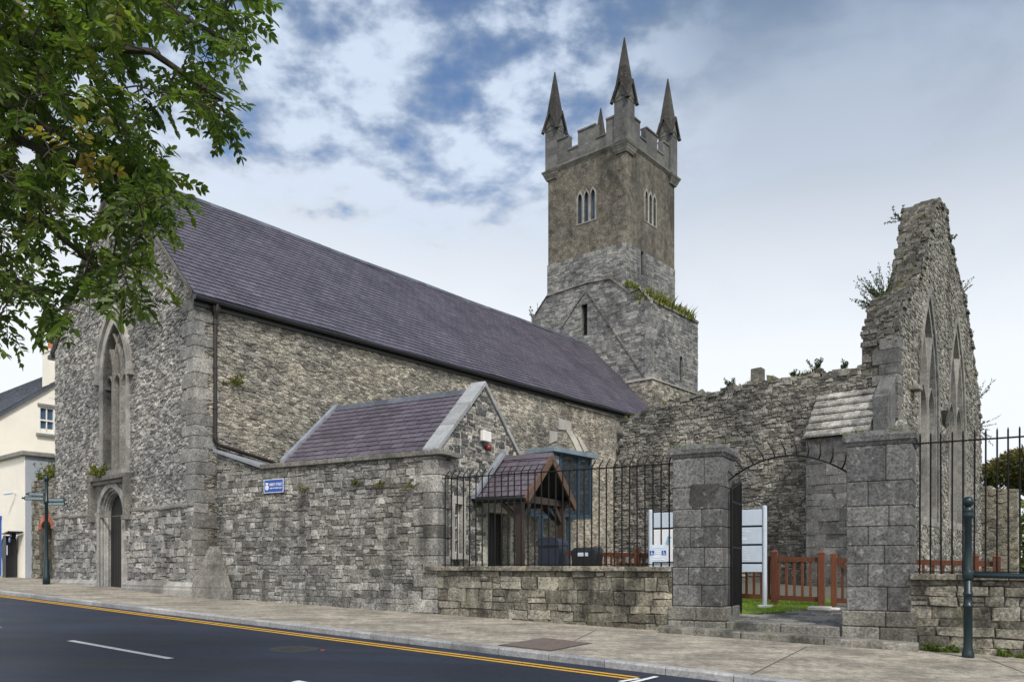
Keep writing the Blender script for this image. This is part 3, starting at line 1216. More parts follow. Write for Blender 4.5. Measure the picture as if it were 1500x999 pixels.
# west gable
win = arch_pts(-4.78, 1.66, 4.14, 7.0, 8.62)
door_c = -4.94
door_out = arch_pts(door_c, 1.62, .2, 2.78, 3.62)
hood_box = [(-6.22, 2.62), (-3.72, 2.62), (-3.72, 3.95), (-6.22, 3.95)]
gab = [(-9.33, -.3), (0, -.3), (0, 8.5), (-4.65, 13.18), (-9.33, 8.5)]
mb = MB()
mb.slab(gab, [win, door_out], mpW, .9, 0)
win_o = arch_pts(-4.78, 2.1, 3.98, 7.0, 8.98)
polys = lay_rubble(-9.4, .1, 2.85, 13.4, .17, .095, rng)
put_stones(mb, polys, mpW, rng, gab, [win_o, door_out, [(-6.1, 2.6), (-3.8, 2.6), (-3.8, 3.9), (-6.1, 3.9)]], gap=.005, d0=.002, d1=.034, cham=.013)
polys = lay_courses(-9.4, .1, .66, 2.87, .27, .17, rng, .028, .3)
put_stones(mb, polys, mpW, rng, gab, [[(-5.95, 0), (-3.95, 0), (-3.95, 3.9), (-5.95, 3.9)]], gap=.008, d0=.02, d1=.055, cham=.016)
wg = mb.build('west_gable', ['mortar_grey', 'rubble_grey'], church)
# ledge and plinth
for ua, ub in ((-9.36, -6.3), (-3.64, .0)):
    mb = MB()
    u = ua
    while u < ub:
        w = min(rng.uniform(.25, .6), ub - u + .02)
        z = 2.86 + rng.uniform(-.03, .03) + (.02 * u / -9)
        mb.hexa([(u, -.02, z - .10), (u + w, -.02, z - .10), (u + w, -.07, z - .05), (u, -.07, z - .05)],
                [(u, -.02, z + .06), (u + w, -.02, z + .06), (u + w, -.06, z + rng.uniform(0, .03)), (u, -.06, z + rng.uniform(0, .03))])
        u += w
    mb.build('ledge', 'dark_dressed_stone', church)
mb = MB()
for a, b in ((-9.45, -5.9), (-3.98, .12)):
    mb = MB()
    u = a
    while u < b - .01:
        w = min(rng.uniform(.6, 1.1), b - u)
        if b - u - w < .3:
            w = b - u
        pr = [(-.005, -.3), (-.17, -.3), (-.17, .56), (-.15, .60), (-.15, .66), (-.09, .70), (-.05, .76), (-.005, .78)]
        mb.hexa([(u + .004, y, z) for y, z in pr], [(u + w - .004, y, z) for y, z in pr])
        u += w
    mb.build('plinth', 'dressed_stone', church)
# corner stones
mb = MB()
z = .75
k = 0
while z < 8.3:
    h = rng.uniform(.26, .42)
    a, b = (.62, .30) if k % 2 else (.34, .60)
    a += rng.uniform(-.06, .08)
    b += rng.uniform(-.06, .08)
    mb.box(-a, .036, -.036, b, z + .007, min(z + h, 8.4) - .007)
    z += h
    k += 1
mb.build('quoin', 'quoin_stone', church, bevel=.008)
# window: surround, mullions, intersecting tracery
wf = MB()
frame_prism(wf, arch_pts(-4.78, 2.04, 3.95, 7.0, 8.95), win, mpW, -.32, .045, 0, None, True)
h0, h1 = arch_pts(-4.78, 2.34, 6.9, 7.0, 9.18), arch_pts(-4.78, 2.08, 6.9, 7.0, 8.98)
frame_prism(wf, h0, h1, mpW, 0, .13, 0, None, True, open_bottom=True)
for sx in (-1, 1):
    cx = -4.78 + sx * 1.14
    wf.box(cx - .12, cx + .12, -.16, 0, 6.86, 7.02)
wf.add([mpW(-5.80, 3.95, .10), mpW(-3.76, 3.95, .10), mpW(-3.95, 4.22, -.3), mpW(-5.61, 4.22, -.3), mpW(-5.80, 3.86, .10), mpW(-3.76, 3.86, .10)],
       [(0, 1, 2, 3), (0, 4, 5, 1)])
wfr = wf.build('west_window', 'dressed_stone', church)
tr = MB()
for mx in (-5.055, -4.505):
    bar_path(tr, [(mx, 4.1), (mx, 5.5), (mx, 7.0)], .15, mpW, -.30, -.03)
Rr = arc_side(-4.78, 1.66, 7.0, 8.62, False)
for off in (-.553, -1.106):
    pts = [(p[0] + off, p[1]) for p in Rr]
    bar_path(tr, [p for p in pts if in_poly(p, win) or p[1] < 7.01], .11, mpW, -.29, -.05)
Lr = arc_side(-4.78, 1.66, 7.0, 8.62, True)
for off in (.553, 1.106):
    pts = [(p[0] + off, p[1]) for p in Lr]
    bar_path(tr, [p for p in pts if in_poly(p, win) or p[1] < 7.01], .11, mpW, -.29, -.051)
for lx in (-5.333, -4.78, -4.227):
    for sd in (False, True):
        bar_path(tr, arc_side(lx, .47, 6.72, 7.08, sd, 6), .07, mpW, -.28, -.06)
tr.build('tracery', 'dark_dressed_stone', wfr)
pn = MB()
pn.slab(arch_pts(-4.78, 1.7, 4.1, 7.0, 8.66), [], lambda u, v, d: mpW(u, v, d - .27), .05)
pn.build('blocking', 'blocked_stone', wfr)
# doorway: stepped mouldings, square hood, plank door
dw = MB()
for w0, w1, a0, a1, dd0, dd1 in ((1.98, 1.66, 3.80, 3.62, -.16, .06), (1.66, 1.54, 3.62, 3.54, -.22, -.02), (1.54, 1.43, 3.54, 3.47, -.28, -.09), (1.43, 1.36, 3.47, 3.43, -.34, -.15)):
    frame_prism(dw, arch_pts(door_c, w0, .2, 2.72, a0), arch_pts(door_c, w1, .2, 2.72, a1), mpW, dd0, dd1, 0, None, True, open_bottom=True)
    for sx in (-1, 1):                          # roll mouldings on each order
        x = door_c + sx * (w1 / 2 + .01)
        dw.tube([(x, -dd1 + .0, .2), (x, -dd1 + .0, 2.72)], .045, 8)
dwo = dw.build('doorway', 'dressed_stone', church)
hd = MB()
hd.box(-6.28, -3.66, -.19, 0, 3.84, 3.98)
hd.box(-6.16, -3.78, -.12, 0, 3.72, 3.84)
for x0, x1 in ((-6.28, -6.10), (-3.84, -3.66)):
    hd.box(x0, x1, -.19, 0, 2.72, 3.84)
    hd.box(x0 - .05, x1 + .05, -.22, 0, 2.58, 2.72)
hd.slab([(-6.10, 2.72), (-3.84, 2.72), (-3.84, 3.73), (-6.10, 3.73)], [arch_pts(door_c, 1.9, 2.73, 2.74, 3.715)[0:]], lambda u, v, d: mpW(u, v, d + .03), .05)
hd.build('hood_mould', 'dark_dressed_stone', dwo, bevel=.02)
dp = MB()
dp.slab(arch_pts(door_c, 1.42, .1, 2.72, 3.46), [], lambda u, v, d: mpW(u, v, d - .25), .06)
for i in range(7):
    x = door_c - .54 + i * .18
    dp.box(x - .08, x + .08, .228, .25, .15, 2.6)
dpo = dp.build('door', 'door_dark', dwo)

# side walls
mb = MB()
sw_out = [(.9, -.3), (W_Y + 4, -.3), (W_Y + 4, 8.45), (.9, 8.45)]
mb.slab(sw_out, [], mpS, .9, 0)
polys = lay_rubble(-.05, T_Y + .1, -.1, 8.5, .19, .085, rng)
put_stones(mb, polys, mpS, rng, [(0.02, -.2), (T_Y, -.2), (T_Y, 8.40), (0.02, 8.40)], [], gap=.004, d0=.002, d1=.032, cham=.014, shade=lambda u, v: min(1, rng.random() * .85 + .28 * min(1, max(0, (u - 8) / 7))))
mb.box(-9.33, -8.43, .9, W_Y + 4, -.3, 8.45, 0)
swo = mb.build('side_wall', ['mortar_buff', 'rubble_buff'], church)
mb = MB()
u = 16.6
while u < 20.5:
    w = rng.uniform(.35, .7)
    mb.box(.02, .085, u, min(u + w, 20.55) - .01, 8.08 + rng.uniform(-.015, .015), 8.17)
    u += w
mb.build('eaves_ledge', 'mortar_buff', church, bevel=.01)
mb = MB()
mpS2 = lambda u, v, d: mpS(u, v, d + .058)


def spx(px, py):
    q = FN.hit(px, py, 0, .058)
    return (q.y, q.z)


for pxs in ([(819, 629), (819, 612), (837, 618), (837, 630)], [(828, 628), (838, 631), (847, 647), (853, 661), (845, 660), (838, 645)], [(806, 630), (817, 633), (816, 645), (805, 650)], [(846, 640), (850, 640), (862, 660), (856, 662)]):
    p = [spx(*a) for a in pxs]
    if area2(p) < 0:
        p = p[::-1]
    mb.slab(p, [], mpS2, .09)
mb.build('blocked_arch', 'pale_plaster', church)

# roof
EV, RG = (.20, 8.42), (-4.65, 13.27)
SL = math.hypot(EV[0] - RG[0], RG[1] - EV[1])
sx_, sz_ = (RG[0] - EV[0]) / SL, (RG[1] - EV[1]) / SL
SAG = lambda u: -.055 * math.sin(math.pi * max(0, min(1, u / 25.2))) - .012 * math.sin(u * .9)
mpR = lambda u, s, d: (EV[0] + sx_ * s + sz_ * d, u, EV[1] + sz_ * s - sx_ * d + SAG(u) * s / SL)
RL = W_Y + .12
mb = MB()
mb.hexa([mpR(-.10, 0, -.12), mpR(RL - .12, 0, -.12), mpR(RL - .12, SL, -.16), mpR(-.10, SL, -.16)],
        [mpR(-.10, 0, -.02), mpR(RL - .12, 0, -.02), mpR(RL - .12, SL, -.075), mpR(-.10, SL, -.075)], 1, (.2, 0, 0))
slates(mb, RL, SL, .31, .225, lambda u, s, d: mpR(u - .12, s, d + .010 * math.sin(u * 1.7 + s) + .008 * math.sin(u * .6 - s * 2.1)), rng, amp=.16)
mb.hexa([(RG[0], -.1, 13.2), (RG[0], W_Y, 13.2), (-9.6, W_Y, 8.35), (-9.6, -.1, 8.35)], [(RG[0], -.1, 13.26), (RG[0], W_Y, 13.26), (-9.6, W_Y, 8.42), (-9.6, -.1, 8.42)], 0, (.4, 0, 0))
roof = mb.build('roof', ['slate_purple', 'slate_edge_shade'], church)
mb = MB()
u = -.12
while u < RL - .2:
    w = min(.45, RL - .13 - u)
    mb.hexa([(RG[0] + .14, u + .003, RG[1] + SAG(u) - .09), (RG[0] + .14, u + w, RG[1] + SAG(u) - .09), (RG[0] - .14, u + w, RG[1] + SAG(u) - .09), (RG[0] - .14, u + .003, RG[1] + SAG(u) - .09)],
            [(RG[0] + .03, u + .003, RG[1] + SAG(u) + .07), (RG[0] + .03, u + w, RG[1] + SAG(u) + .07), (RG[0] - .03, u + w, RG[1] + SAG(u) + .07), (RG[0] - .03, u + .003, RG[1] + SAG(u) + .07)])
    u += w
mb.build('ridge', 'slate_blue', roof)
mb = MB()
for sx in (1, -1):                               # thin verge stones under the slates
    xa, xb = (.06, RG[0]) if sx > 0 else (-9.45, RG[0])
    mb.hexa([(xa, -.13, 8.42), (xa, -.02, 8.42), (xb, -.02, 13.16), (xb, -.13, 13.16)], [(xa, -.13, 8.54), (xa, -.02, 8.54), (xb, -.02, 13.27), (xb, -.13, 13.27)])
mb.build('verge', 'dark_dressed_stone', roof)
mb = MB()
mb.box(.04, .10, -.08, T_Y + 3.6, 8.16, 8.40)
mb.tube([(.22, -.12, 8.34), (.22, T_Y + 3.7, 8.34)], .075, 10)
gut = mb.build('gutter', 'gutter_black', church)
mb = MB()
mb.tube([(.22, .53, 8.3), (.20, .53, 8.12), (.11, .53, 7.9), (.11, .53, 4.62), (.13, .62, 4.5), (.13, 1.0, 4.43), (.13, 2.4, 4.18)], .052, 10)
for z in (7.8, 6.6, 5.5, 4.7):
    mb.lathe([(.07, z - .04), (.07, z + .04)], (.11, .53), 10)
dpipe = mb.build('downpipe', 'pipe_brown', church)
mb = MB()
mb.hexa([(.06, .46, 8.05), (.18, .46, 8.05), (.18, .60, 8.05), (.06, .60, 8.05)], [(.04, .42, 8.24), (.22, .42, 8.24), (.22, .64, 8.24), (.04, .64, 8.24)])
mb.build('hopper', 'pipe_brown', dpipe)
# north corner gutter end and spur at the south-west corner
mb = MB()
mb.box(-9.62, -9.30, -.14, .5, 8.28, 8.42)
mb.build('north_gutter', 'gutter_black', church)
mb = MB()
b = [(.04, -.16), (1.52, .02), (1.5, .22), (.04, .9)]
lv = [(-.3, 1.0), (.62, 1.0), (.66, .92), (.95, .74), (1.25, .48), (1.5, .28), (1.72, .10)]
prev = None
for z, k in lv:
    cur = [(.80 + (x - .80) * k, .14 + (y - .14) * (.35 + .65 * k), z) for x, y in b]
    if prev:
        mb.hexa(prev, cur)
    prev = cur
mb.build('corner_spur', 'dark_dressed_stone', church)

# ================================================================== tower
tower = thing('church_tower', FN, -4.8, W_Y + 2.6, 0, 'tall square stone tower with battlements and four spiked pinnacles', 'tower')
tx0, tx1, ty0, ty1 = -7.41, -2.26, W_Y, W_Y + 5.2
mpTW = lambda u, v, d: (u, ty0 - d, v)
mpTS = lambda u, v, d: (tx1 + d, u, v)
ZB = 18.22


def lancets(cx, zs):
    return [arch_pts(cx + k * .43, .30, zs, zs + 1.3, zs + 1.66, 5) for k in (-1, 0, 1)]


hW, hS = lancets(-4.78, 19.98), lancets(W_Y + 2.5, 19.98)
mb = MB()
mb.slab([(tx0, ZB), (tx1, ZB), (tx1, 23.55), (tx0, 23.55)], hW, mpTW, .8)
mb.slab([(ty0 + .8, ZB), (ty1, ZB), (ty1, 23.55), (ty0 + .8, 23.55)], hS, mpTS, .8)
mb.box(tx0, tx0 + .8, ty0 + .8, ty1, ZB, 23.55)
mb.box(tx0 + .8, tx1 - .8, ty1 - .8, ty1, ZB, 23.55)
mb.build('harled_wall', 'harling', tower)
mb = MB()
z = ZB
k = 0
while z < 23.3:                                  # dressed corner stones, barely proud of the harling
    h = rng.uniform(.28, .42)
    a = .30 + .18 * (k % 2)
    mb.box(tx1 - a, tx1 + .018, ty0 - .018, ty0 + .48 - .18 * (k % 2), z + .004, min(z + h, 23.5) - .004)
    z += h
    k += 1
mb.build('quoin', 'harling', tower)
slW = [(-5.03, 13.75), (-4.63, 13.75), (-4.63, 15.45), (-5.03, 15.45)]
slS = [(ty0 + 1.44, 16.9), (ty0 + 1.74, 16.9), (ty0 + 1.74, 18.2), (ty0 + 1.44, 18.2)]
mb = MB()
bx0, bx1, by0 = tx0 - .04, tx1 + .04, ty0 - .04
mpBW = lambda u, v, d: (u, by0 - d, v)
mpBS = lambda u, v, d: (bx1 + d, u, v)
mb.slab([(bx0, 10), (bx1, 10), (bx1, ZB), (bx0, ZB)], [slW], mpBW, .8)
mb.slab([(by0 + .8, 10), (ty1, 10), (ty1, ZB), (by0 + .8, ZB)], [slS], mpBS, .8)
mb.box(bx0, bx0 + .8, by0 + .8, ty1, 10, ZB)
mb.box(bx0 + .8, bx1 - .8, ty1 - .8, ty1, 10, ZB)
polys = lay_courses(bx0, bx1, 14.4, ZB, .36, .16, rng, .02, .2)
put_stones(mb, polys, mpBW, rng, [(bx0, 14.4), (bx1, 14.4), (bx1, ZB), (bx0, ZB)], [slW], gap=.006, d0=.003, d1=.02, cham=.01)
polys = lay_courses(by0, ty1, 14.4, ZB, .36, .16, rng, .02, .2)
put_stones(mb, polys, mpBS, rng, [(by0, 14.4), (ty1, 14.4), (ty1, ZB), (by0, ZB)], [slS], gap=.006, d0=.003, d1=.02, cham=.01)
mb.build('bare_stone_wall', ['tower_mortar', 'tower_stone'], tower)
# belfry windows
for holes, mp in ((hW, mpTW), (hS, mpTS)):
    f = MB()
    for h in holes:
        cx = (h[0][0] + h[1][0]) / 2
        frame_prism(f, arch_pts(cx, .44, h[0][1] - .05, h[0][1] + 1.3, h[0][1] + 1.80, 5), h, mp, -.22, .03)
    fo = f.build('belfry_window', 'dressed_stone', tower)
    f = MB()
    for h in holes:
        f.slab(h, [], lambda u, v, d, mp=mp: mp(u, v, d - .16), .03)
    f.build('pane', 'glass_blue', fo)
f = MB()
f.box(bx1 - .16, bx1 - .12, ty0 + 1.38, ty0 + 1.8, 16.85, 18.2)
f.build('slit_recess', 'dark_void', tower)

# lower stage: wide block whose top steps up to the tower like a gable
lx0, lx1 = -8.42, -.71
ly0, ly1 = W_Y - .14, W_Y + 5.05
mpLW = lambda u, v, d: (u, ly0 - d, v)
mpLS = lambda u, v, d: (lx1 + d, u, v)
lout = [(lx0, 2), (lx1, 2), (lx1, 14.78), (-1.34, 15.55), (-1.93, 15.42), (-3.11, 16.42), (-4.6, 16.55), (-7.35, 16.42), (lx0 + .25, 15.6), (lx0, 15.1)]
mb = MB()
mb.slab(lout, [slW], mpLW, .7)
lan = arch_pts(ly0 + 3.25, .34, 11.15, 12.35, 12.62, 5)
sls = [(ly0 + 1.35, 13.2), (ly0 + 1.45, 13.2), (ly0 + 1.45, 14.1), (ly0 + 1.35, 14.1)]
mb.slab([(ly0 + .7, 2), (ly1, 2), (ly1, 14.80), (ly0 + .7, 14.80)], [lan, sls], mpLS, .7)
mb.box(lx0, lx0 + .7, ly0 + .7, ly1, 2, 15)
mb.box(lx0 + .7, lx1 - .7, ly0 + .7, ly1, 14.2, 14.70)
mb.box(lx0 + .7, lx1 - .7, ly1 - .7, ly1, 2, 14.2)
polys = lay_courses(lx0, lx1, 8.4, 16.6, .38, .165, rng, .022, .2)
put_stones(mb, polys, mpLW, rng, lout, [slW], gap=.006, d0=.003, d1=.022, cham=.012, ragged=True)
polys = lay_courses(ly0, ly1, 10.8, 14.8, .32, .17, rng, .025, .25)
put_stones(mb, polys, mpLS, rng, [(ly0, 10.8), (ly1, 10.8), (ly1, 14.8), (ly0, 14.8)], [lan, sls], gap=.006, d0=.003, d1=.03, cham=.014)
mb.build('lower_stage', ['tower_mortar', 'tower_stone'], tower)
mb = MB()
z = 10.8
k = 0
while z < 14.6:
    h = rng.uniform(.26, .4)
    mb.box(lx1 - .32 - .2 * (k % 2), lx1 + .036, ly0 - .036, ly0 + .5 - .2 * (k % 2), z + .004, min(z + h, 14.75) - .004)
    z += h
    k += 1
mb.build('lower_quoin', 'tower_stone', tower)
mb = MB()
pth = lout[2:]
for i in range(len(pth) - 1):
    a, b = pth[i], pth[i + 1]
    L = math.dist(a, b)
    k = max(1, round(L / .5))
    for q in range(k):
        p0 = (a[0] + (b[0] - a[0]) * q / k, a[1] + (b[1] - a[1]) * q / k)
        p1 = (a[0] + (b[0] - a[0]) * (q + 1) / k, a[1] + (b[1] - a[1]) * (q + 1) / k)
        mb.hexa([mpLW(*p0, -.3), mpLW(*p1, -.3), mpLW(*p1, .09), mpLW(*p0, .09)],
                [mpLW(p0[0], p0[1] + .13, -.3), mpLW(p1[0], p1[1] + .13, -.3), mpLW(p1[0], p1[1] + .07, .08), mpLW(p0[0], p0[1] + .07, .08)])
u = ly0 + .05
while u < ly1:
    w = rng.uniform(.4, .7)
    mb.box(lx1 - .4, lx1 + .07, u, min(u + w, ly1) - .01, 14.78, 14.90 + rng.uniform(0, .05))
    u += w
mb.build('weathering', 'dark_dressed_stone', tower)
# scar of an older, steeper roof across the west face
mb = MB()
for a, b in (((862, 428), (950, 560)), ((857, 428), (824, 478))):
    A, B = FN.hit(*a, 1, ly0), FN.hit(*b, 1, ly0)
    k = 14 if a[0] == 862 else 6
    for q in range(k):
        t0, t1 = q / k, (q + .93) / k
        p, r = A.lerp(B, t0), A.lerp(B, t1)
        mb.bar((p.x, ly0 - .03, p.z), (r.x, ly0 - .03, r.z), .08, rng.uniform(.05, .09), (0, 0, 1))
mb.build('roof_scar', 'dark_dressed_stone', tower)
mb = MB()
mb.box(lx0, lx1 + .16, ly0 - .12, ly1 + .12, 2, 10.74)
polys = lay_rubble(lx1 - 4, lx1 + .16, 7.5, 10.74, .3, .16, rng)
put_stones(mb, polys, lambda u, v, d: (u, ly0 - .12 - d, v), rng, [(lx1 - 4, 7.5), (lx1 + .16, 7.5), (lx1 + .16, 10.7), (lx1 - 4, 10.7)], d0=.004, d1=.03, gap=.007)
polys = lay_rubble(ly0 - .12, ly1 + .12, 7.5, 10.74, .3, .16, rng)
put_stones(mb, polys, lambda u, v, d: (lx1 + .16 + d, u, v), rng, [(ly0 - .12, 7.5), (ly1 + .12, 7.5), (ly1 + .12, 10.7), (ly0 - .12, 10.7)], d0=.004, d1=.03, gap=.007)
mb.build('base_stage', ['mortar_buff', 'rubble_buff'], tower)
mb = MB()
mb.hexa([(lx0, ly0 - .2, 10.72), (lx1 + .24, ly0 - .2, 10.72), (lx1 + .24, ly1 + .2, 10.72), (lx0, ly1 + .2, 10.72)],
        [(lx0, ly0 - .02, 10.9), (lx1 + .03, ly0 - .02, 10.9), (lx1 + .03, ly1 + .03, 10.9), (lx0, ly1 + .03, 10.9)])
mb.build('offset_course', 'dark_dressed_stone', tower)
f = MB()
f.box(-5.05, -4.61, ly0 + .30, ly0 + .34, 13.72, 15.48)
f.build('slit_recess', 'dark_void', tower)
f = MB()
f.box(lx1 - .16, lx1 - .12, ly0 + 3.05, ly0 + 3.45, 11.1, 12.64)
f.build('lancet_recess', 'dark_void', tower)
f = MB()
f.box(lx1 - .09, lx1 - .05, ly0 + 1.33, ly0 + 1.47, 13.18, 14.12)
f.build('slit_recess', 'dark_void', tower)
# string course, parapet
mb = MB()
e = .10
mb.hexa([(tx0, ty0, 23.42), (tx1, ty0, 23.42), (tx1, ty1, 23.42), (tx0, ty1, 23.42)], [(tx0 - e, ty0 - e, 23.52), (tx1 + e, ty0 - e, 23.52), (tx1 + e, ty1 + e, 23.52), (tx0 - e, ty1 + e, 23.52)])
mb.box(tx0 - e - .02, tx1 + e + .02, ty0 - e - .02, ty1 + e + .02, 23.52, 23.60)
mb.hexa([(tx0 - e, ty0 - e, 23.60), (tx1 + e, ty0 - e, 23.60), (tx1 + e, ty1 + e, 23.60), (tx0 - e, ty1 + e, 23.60)], [(tx0, ty0, 23.68), (tx1, ty0, 23.68), (tx1, ty1, 23.68), (tx0, ty1, 23.68)])
mb.build('string_course', 'dark_dressed_stone', tower)
mb = MB()
L = ty1 - ty0
segs = [(0, 1.42, 1), (1.42, 2.05, 0), (2.05, 3.25, 1), (3.25, 3.9, 0), (3.9, L, 1)]
PT = .32
for (a, b, up) in segs:
    zt = 25.05 if up else 24.28
    sl = [(a, b)]
    for p, q in sl:
        for side in range(4):
            if side == 0:
                mb.box(tx0 + p, tx0 + q, ty0, ty0 + PT, 23.6, zt)
                mb.box(tx0 + p - .0, tx0 + q + .0, ty0 - .05, ty0 + PT + .05, zt, zt + .09)
            elif side == 1:
                mb.box(tx1 - PT, tx1, ty0 + p, ty0 + q, 23.6, zt)
                mb.box(tx1 - PT - .05, tx1 + .05, ty0 + p - .0, ty0 + q + .0, zt + .003, zt + .093)
            elif side == 2:
                mb.box(tx0 + p, tx0 + q, ty1 - PT, ty1, 23.6, zt)
                mb.box(tx0 + p - .0, tx0 + q + .0, ty1 - PT - .05, ty1 + .05, zt, zt + .09)
            else:
                mb.box(tx0, tx0 + PT, ty0 + p, ty0 + q, 23.6, zt)
                mb.box(tx0 - .05, tx0 + PT + .05, ty0 + p - .0, ty0 + q + .0, zt + .003, zt + .093)
mb.build('parapet', 'parapet_stone', tower)


def make_pinnacle():
    shaft, spire, corb = MB(), MB(), MB()
    w = .39
    z = 23.45
    while z < 25.75:
        h = min(.42, 25.8 - z)
        shaft.box(-w, w, -w, w, z + .003, z + h - .003)
        z += h
    for k, (o, za, zb) in enumerate(((.40, 22.98, 23.1), (.45, 23.1, 23.22), (.50, 23.22, 23.34), (.56, 23.34, 23.45))):
        corb.hexa([(-o + .04, -o + .04, za), (o - .04, -o + .04, za), (o - .04, o - .04, za), (-o + .04, o - .04, za)],
                  [(-o, -o, zb), (o, -o, zb), (o, o, zb), (-o, o, zb)])
    # four gablets round the foot of the spire
    g = .43
    for a in range(4):
        c, s_ = math.cos(a * math.pi / 2), math.sin(a * math.pi / 2)
        rot = lambda x, y, z, c=c, s_=s_: (c * x - s_ * y, s_ * x + c * y, z)
        tri = [(-g, 25.75), (g, 25.75), (0, 26.72)]
        shaft.slab([(x * .92, zz) for x, zz in tri], [], lambda u, v, d, rot=rot: rot(u, -(g - .02) - d, v - .03), g * .9)
        for p, q in (((-g - .10, 25.66), (0, 26.80)), ((g + .10, 25.66), (0, 26.80))):
            spire.bar(rot(p[0], -g - .03, p[1]), rot(q[0], -g - .03, q[1]), .16, .11, (0, 0, 1))
        spire.add([rot(-g - .02, -g, 25.72), rot(0, -g, 26.74), rot(0, 0, 26.74), rot(g + .02, -g, 25.72), rot(-g, 0, 26.0), rot(g, 0, 26.0)],
                  [(0, 1, 2, 4), (1, 3, 5, 2)])
    n = 4
    prof = [(.41, 26.0), (.33, 26.72), (.22, 27.6), (.11, 28.5), (.02, 29.2)]
    for i in range(len(prof) - 1):
        ra, za = prof[i]
        rb, zb = prof[i + 1]
        spire.hexa([(-ra, -ra, za), (ra, -ra, za), (ra, ra, za), (-ra, ra, za)], [(-rb, -rb, zb), (rb, -rb, zb), (rb, rb, zb), (-rb, rb, zb)])
    return shaft, spire, corb


pin = None
for i, (x, y) in enumerate(((tx1, ty0), (tx0, ty0), (tx1, ty1), (tx0, ty1))):
    cx, cy = x + (-.27 if x == tx1 else .27), y + (.27 if y == ty0 else -.27)
    a, b, c = make_pinnacle()
    for m in (a, b, c):
        m.v = [(p[0] + cx, p[1] + cy, p[2]) for p in m.v]
    so = a.build('pinnacle', 'parapet_stone', tower)
    b.build('spire', 'spire_stone', so)
    c.build('corbel', 'dark_dressed_stone', so)
# grass along the ledge of the lower stage
gm = MB()
r2 = random.Random(3)
for i in range(300):
    t = r2.random()
    p = (lx1 - r2.uniform(.02, .75), ly0 + .1 + t * 4.8, 14.75)
    grass_tuft(gm, p, r2, 9, r2.uniform(.35, .85) * (1.15 - .3 * t), .16)
    if r2.random() < .5:
        q = Vector(p) + Vector((0, 0, .12))
        for _ in range(14):
            leaf_quad(gm, q + Vector((r2.gauss(0, .13), r2.gauss(0, .13), r2.uniform(0, .3))), rv(r2), rv(r2), .13, .09, (r2.random(), 0, 0))
for i in range(20):
    t = i / 20
    grass_tuft(gm, (-1.4 - t * .8, ly0 - .0, 15.45 + t * .5), r2, 8, .35, .12)
sg = gm.build('ledge_grass', 'wild_leaf')
sg.location = FN.w(0, 0, 0)
sg.rotation_euler = (0, 0, FN.a)
tag(sg, kind='stuff')

# ================================================================== ruined transept
ruin = thing('ruined_transept', FN, T_X, T_Y, 0, 'roofless ruined transept with a ragged gable and two tall pointed windows', 'ruin')
mpTrW = lambda u, v, d: (u, T_Y - d, v)
mpTrS = lambda u, v, d: (T_X + d, u, v)
TT = 1.25                                        # gable wall thickness


def jitter_block(mb, c, dx, dy, dz, rng, m=0):
    """a rough loose-looking stone, axis aligned with bent corners"""
    J = lambda s: rng.uniform(-s, s)
    b = [(c[0] + sx * dx / 2 + J(dx * .12), c[1] + sy * dy / 2 + J(dy * .12), c[2] - dz / 2) for sx, sy in ((-1, -1), (1, -1), (1, 1), (-1, 1))]
    t = [(c[0] + sx * dx / 2 * .85 + J(dx * .12), c[1] + sy * dy / 2 * .85 + J(dy * .12), c[2] + dz / 2 + J(dz * .25)) for sx, sy in ((-1, -1), (1, -1), (1, 1), (-1, 1))]
    mb.hexa(b, t, m)


r3 = random.Random(21)
top = [(11.1, 8.75), (10.6, 8.5), (10.2, 8.72), (9.7, 8.55), (9.2, 8.78), (8.6, 8.66), (8.0, 8.75), (7.2, 8.62), (6.7, 8.78), (6.2, 8.6), (5.6, 8.72),
       (5.0, 8.5), (4.4, 8.62), (3.6, 8.5), (3.0, 8.46), (2.3, 8.25), (1.7, 8.22), (1.1, 8.0), (.55, 7.96)]
left = [(.40, 7.6), (.52, 7.2), (.30, 6.9), (.42, 6.5), (.1, 6.1), (.05, 5.6), (-.0, 5)]
wout = [(0, -.2), (11.1, -.2)] + top + left
inner = [(0, -.2), (11.1, -.2)] + [(u, v - .12) for u, v in top] + [(u + .12, v) for u, v in left]
mb = MB()
mb.slab(inner, [], mpTrW, 1.0, 0)
polys = lay_courses(-.1, 11.2, .8, 9.0, .22, .105, r3, .034, .25, .5)
put_stones(mb, polys, mpTrW, r3, wout, [], gap=.009, d0=.004, d1=.06, cham=.018, ragged=True)
for i in range(len(top) - 1):                    # loose stones along the wall head
    a, b = top[i], top[i + 1]
    k = max(2, int(abs(a[0] - b[0]) / .2))
    for q in range(k):
        t = (q + r3.random()) / k
        for dpt in (.12, .42, .75):
            jitter_block(mb, (a[0] + (b[0] - a[0]) * t, T_Y + dpt + r3.uniform(-.08, .08), a[1] + (b[1] - a[1]) * t - .06 + r3.uniform(-.06, .06)), r3.uniform(.2, .45), r3.uniform(.25, .4), r3.uniform(.12, .26), r3, 2)
for u, v, w, h in ((6.75, 8.95, .42, .55), (7.4, 8.8, .4, .25), (9.2, 8.86, .35, .25)):
    jitter_block(mb, (u, T_Y + .4, v), w, .5, h, r3, 2)
mb.build('west_wall', ['ruin_mortar', 'ruin_stone', 'ruin_cap_stone'], ruin)
mb = MB()
for i in range(26):
    mb.box(.3 + i * .42, .3 + i * .42 + .41, T_Y - .14, T_Y - .02, 1.35, 1.47 + r3.uniform(0, .01))
mb.build('base_ledge', 'ruin_stone', ruin)

